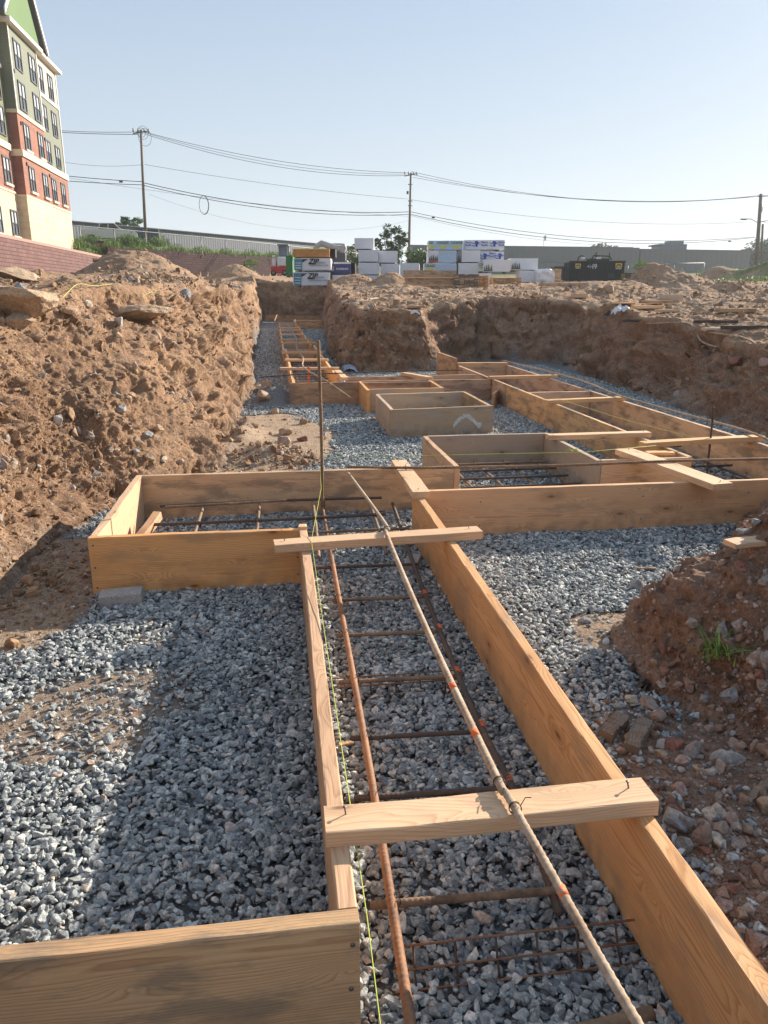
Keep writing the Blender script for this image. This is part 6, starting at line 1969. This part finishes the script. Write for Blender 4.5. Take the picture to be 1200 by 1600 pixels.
for (x, s_) in ((-W * .35, .42), (W * .385, .5)):
    mb = MB(); mb.box((x, -.135, Hh * .80), (s_, .02, s_ * .62)); o = mb.build("sign", M_sign_y, e)
    mb = MB(); pts = [(x + s_ * .4 * math.cos(math.pi * i / 10), -.15, Hh * .74 + s_ * .36 * math.sin(math.pi * i / 10)) for i in range(11)]
    pts += [(x + s_ * .22 * math.cos(math.pi * i / 10), -.15, Hh * .74 + s_ * .16 * math.sin(math.pi * i / 10)) for i in range(10, -1, -1)]
    mb.prism([Vector(p) for p in pts], (0, .012, 0)); mb.build("arch_logo", M_black, o)
    mb = MB()
    for k in range(5): mb.box((x - s_ * .36 + k * s_ * .18, -.135, Hh * .80 - s_ * .48), (s_ * .1, .02, s_ * .2))
    mb.build("sign_marks", M_white, e)
for x in (-W * .44, -W * .30, W * .17, W * .30): 
    for yy in (.15, 2.05): wheel(e, (x, yy, .10), .14, .14, 'Y', False)
q = at(991, 441, 61)
e = empty("trailer", q, "low rusty yellow and black trailer box right of the black container", "trailer", None, -YAW)
mb = MB(); mb.box((0, .7, .42), (1.55, 1.4, .42)); mb.build("body", M_yellowtr, e)
mb = MB()
for k in range(7): mb.box((-.66 + k * .22, -.03, .42), (.05, .06, .40))
mb.box((0, -.03, .64), (1.65, .1, .06)); mb.build("frame", M_rust_dark, e)
text(e, "DUMPSTER", (0, -.04, .42), .24, M_black, bold=.006)
for x in (-.55, .55): 
    for yy in (.1, 1.3): wheel(e, (x, yy, .12), .17, .16, 'Y', False)
# machine behind the container
q = at(932, 440, 66)
e = empty("loader", q, "dark construction machine mostly hidden behind the black container", "construction machine", None, -YAW)
mb = MB(); mb.box((0, .8, .9), (2.4, 1.5, 1.2), bev=.1); mb.box((.2, .8, 1.72), (1.6, 1.2, .22), bev=.05); mb.build("body", M_dump, e)
mb = MB(); mb.tube(resample([(-1.6, .3, 1.3), (-1.5, .3, 1.95), (-1.1, .3, 1.98), (-.9, .3, 1.75)], .1), .05, 6); mb.tube([(-.6, .3, 1.5), (-.3, .3, 2.05), (1.0, .3, 2.0), (1.2, .3, 1.7)], .06, 6)
for x in (-.1, 1.0): mb.tube([(x, .3, 1.9), (x, .3, 2.3)], .05, 6)
mb.build("arm", M_dump, e)
mb = MB(); mb.box((-1.15, .3, 1.86), (.3, .2, .16)); mb.box((.1, .25, 1.84), (.4, .1, .12)); mb.build("lamp", M_whitepaint, e)
for x in (-.9, .9): wheel(e, (x, .1, .4), .4, .3, 'Y')
# dark skip between the covered bundle and the container
q = at(880, 437, 64)
mb = MB(); mb.prism([(-.65, 0, 0), (.65, 0, 0), (.75, 0, 1.0), (-.75, 0, 1.0)], (0, 1.6, 0)); mb.box((0, -.03, .97), (1.56, .06, .08)); o = mb.build("skip", M_dark_panel); o.location = q; o.rotation_euler = (0, 0, -YAW); tag(o, "dark blue grey skip between the covered bundle and black container", "skip")

# excavator behind the packs
q = at(512, 440, 56)
e = empty("excavator", q, "grey excavator with its folded boom rising behind the orange boards", "excavator", None, -YAW)
def ex(px, py, yy=.6):
    p = at(px, py, 56) - q; 
    return Vector((p.dot(RT), yy, p.z))
mb = MB(); mb.tube([ex(487, 396), ex(494, 384), ex(501, 379), ex(512, 383), ex(531, 389), ex(537, 387)], [.16, .19, .2, .22, .2, .14], 8); mb.build("boom", M_greypaint, e)
mb = MB(); mb.tube([ex(501, 380, .8), ex(520, 380, .8), ex(536, 380.5, .8)], [.05, .04, .06], 8); mb.build("cylinder", M_galv, e)
mb = MB(); mb.tube([ex(536, 380), ex(537, 386), ex(533, 398), ex(529, 410)], [.1, .2, .16, .1], 8); mb.tube([ex(538, 381), ex(532, 393)], .04, 6); mb.build("stick", M_greypaint, e)
mb = MB(); mb.box((.55, 1.2, 1.5), (1.4, 1.6, .9), bev=.08); mb.build("cab", M_dark_panel, e)
mb = MB(); mb.box((-.2, 1.6, 1.0), (3.2, 2.2, .9), bev=.08); mb.build("body", M_greypaint, e)
for yy in (.2, 2.6):
    mb = MB(); mb.box((-.1, yy, .35), (3.4, .5, .7), bev=.2); mb.build("track", M_rubber, e)

# small red and white machine
q = at(436, 430, 44)
e = empty("compact_machine", q, "small red and white machine with a glazed cab left of the green pack", "construction machine", None, -YAW)
mb = MB(); mb.box((-.02, .6, .28), (.86, 1.2, .36), bev=.04); mb.build("base", M_redpaint, e)
mb = MB(); mb.box((.16, .6, .72), (.46, 1.1, .48), bev=.06); mb.box((-.28, .7, .70), (.2, .9, .44), bev=.04); mb.build("hood", M_whitepaint, e)
mb = MB(); mb.tube([(-.28, .2, .92), (-.28, .2, 1.04)], .08, 10); mb.build("lamp", M_whitepaint, e)
mb = MB()
for (x, yy) in ((-.02, .5), (.42, .5), (-.02, 1.1), (.42, 1.1)): mb.box((x, yy, 1.25), (.05, .05, .7))
mb.box((.2, .8, 1.6), (.6, .8, .07)); mb.build("cab_frame", M_galv, e)
mb = MB(); mb.box((.2, .8, 1.25), (.4, .56, .6)); mb.build("cab_glass", M_glass, e)
for x in (-.3, .3): wheel(e, (x, .05, .12), .16, .1, 'Y')

q = at(226, 376, 98)
e = empty("screen_fence", q, "dark screened fence section beside the pickup truck behind the left pole", "fence", None, -YAW)
mb = MB(); mb.box((0, 0, .6), (3.6, .06, 1.3)); mb.build("screen", M_dark_panel, e)
for x in (-1.8, 0, 1.8):
    mb = MB(); mb.tube([(x, -.06, -.6), (x, -.06, 1.35)], .04, 6); mb.build("post", M_galv, e)

# ------------------------------------------------------------------ pickup truck on the terrace
q = at(172, 380.5, 84)
e = empty("pickup_truck", Vector((q.x, q.y, gz(q.x, q.y) - .12)), "silver pickup truck parked on the terrace behind the fence", "pickup truck", None, -YAW + R(20))
sc = 1.0
prof = [(-2.75, .55), (-2.8, 1.30), (-1.08, 1.32), (-1.05, 1.36), (-.85, 1.93), (.55, 1.95), (1.20, 1.38), (2.45, 1.22), (2.72, 1.0), (2.74, .5), (2.3, .45), (-2.4, .45)]
mb = MB(); mb.prism([(x, -.92, z) for x, z in prof], (0, 1.84, 0)); o = mb.build("body", M_silver, e)
md = o.modifiers.new("round", 'BEVEL'); md.width = .06; md.segments = 2
mb = MB(); mb.prism([(-.94, -.935, 1.38), (-.78, -.935, 1.84), (-.12, -.935, 1.86), (-.12, -.935, 1.38)], (0, 1.87, 0)); mb.build("rear_window", M_carglass, e)
mb = MB(); mb.prism([(-.02, -.935, 1.38), (-.02, -.935, 1.86), (.5, -.935, 1.86), (.98, -.935, 1.40)], (0, 1.87, 0)); mb.build("front_window", M_carglass, e)
mb = MB(); mb.prism([(.62, -.78, 1.92), (1.20, -.82, 1.42), (1.22, .82, 1.42), (.64, .78, 1.92)], (.03, 0, .02)); mb.build("windscreen", M_carglass, e)
for x in (-1.75, 1.85):
    for yy in (-.86, .86): wheel(e, (x, yy, .40), .40, .24, 'Y')
mb = MB(); mb.box((2.70, -.6, .84), (.1, .3, .16)); mb.build("headlight", M_chrome, e)
mb = MB(); mb.box((2.70, .6, .84), (.1, .3, .16)); mb.build("headlight", M_chrome, e)
mb = MB(); mb.box((2.76, 0, .56), (.12, 1.7, .18)); mb.build("bumper", M_chrome, e)

weeds("weeds", [at(px, 384, 78) for px in range(128, 250, 6)], "dense weeds in front of the parked pickup truck", 1500, .3, .95, M_weed, .6, .03, 9)

# ------------------------------------------------------------------ air
m = bpy.data.materials.new("haze_air"); m.use_nodes = True
nn = m.node_tree.nodes; nn.remove(nn["Principled BSDF"])
pv = nn.new("ShaderNodeVolumePrincipled"); pv.inputs["Density"].default_value = .00045
pv.inputs["Color"].default_value = (.86, .92, 1.0, 1); pv.inputs["Anisotropy"].default_value = .3
m.node_tree.links.new(pv.outputs[0], nn["Material Output"].inputs["Volume"])
mb = MB(); mb.box((0, 0, 23), (1700, 1700, 60))
hz = mb.build("haze", m); tag(hz, "thin pale summer haze filling the air over the site", kind="stuff")
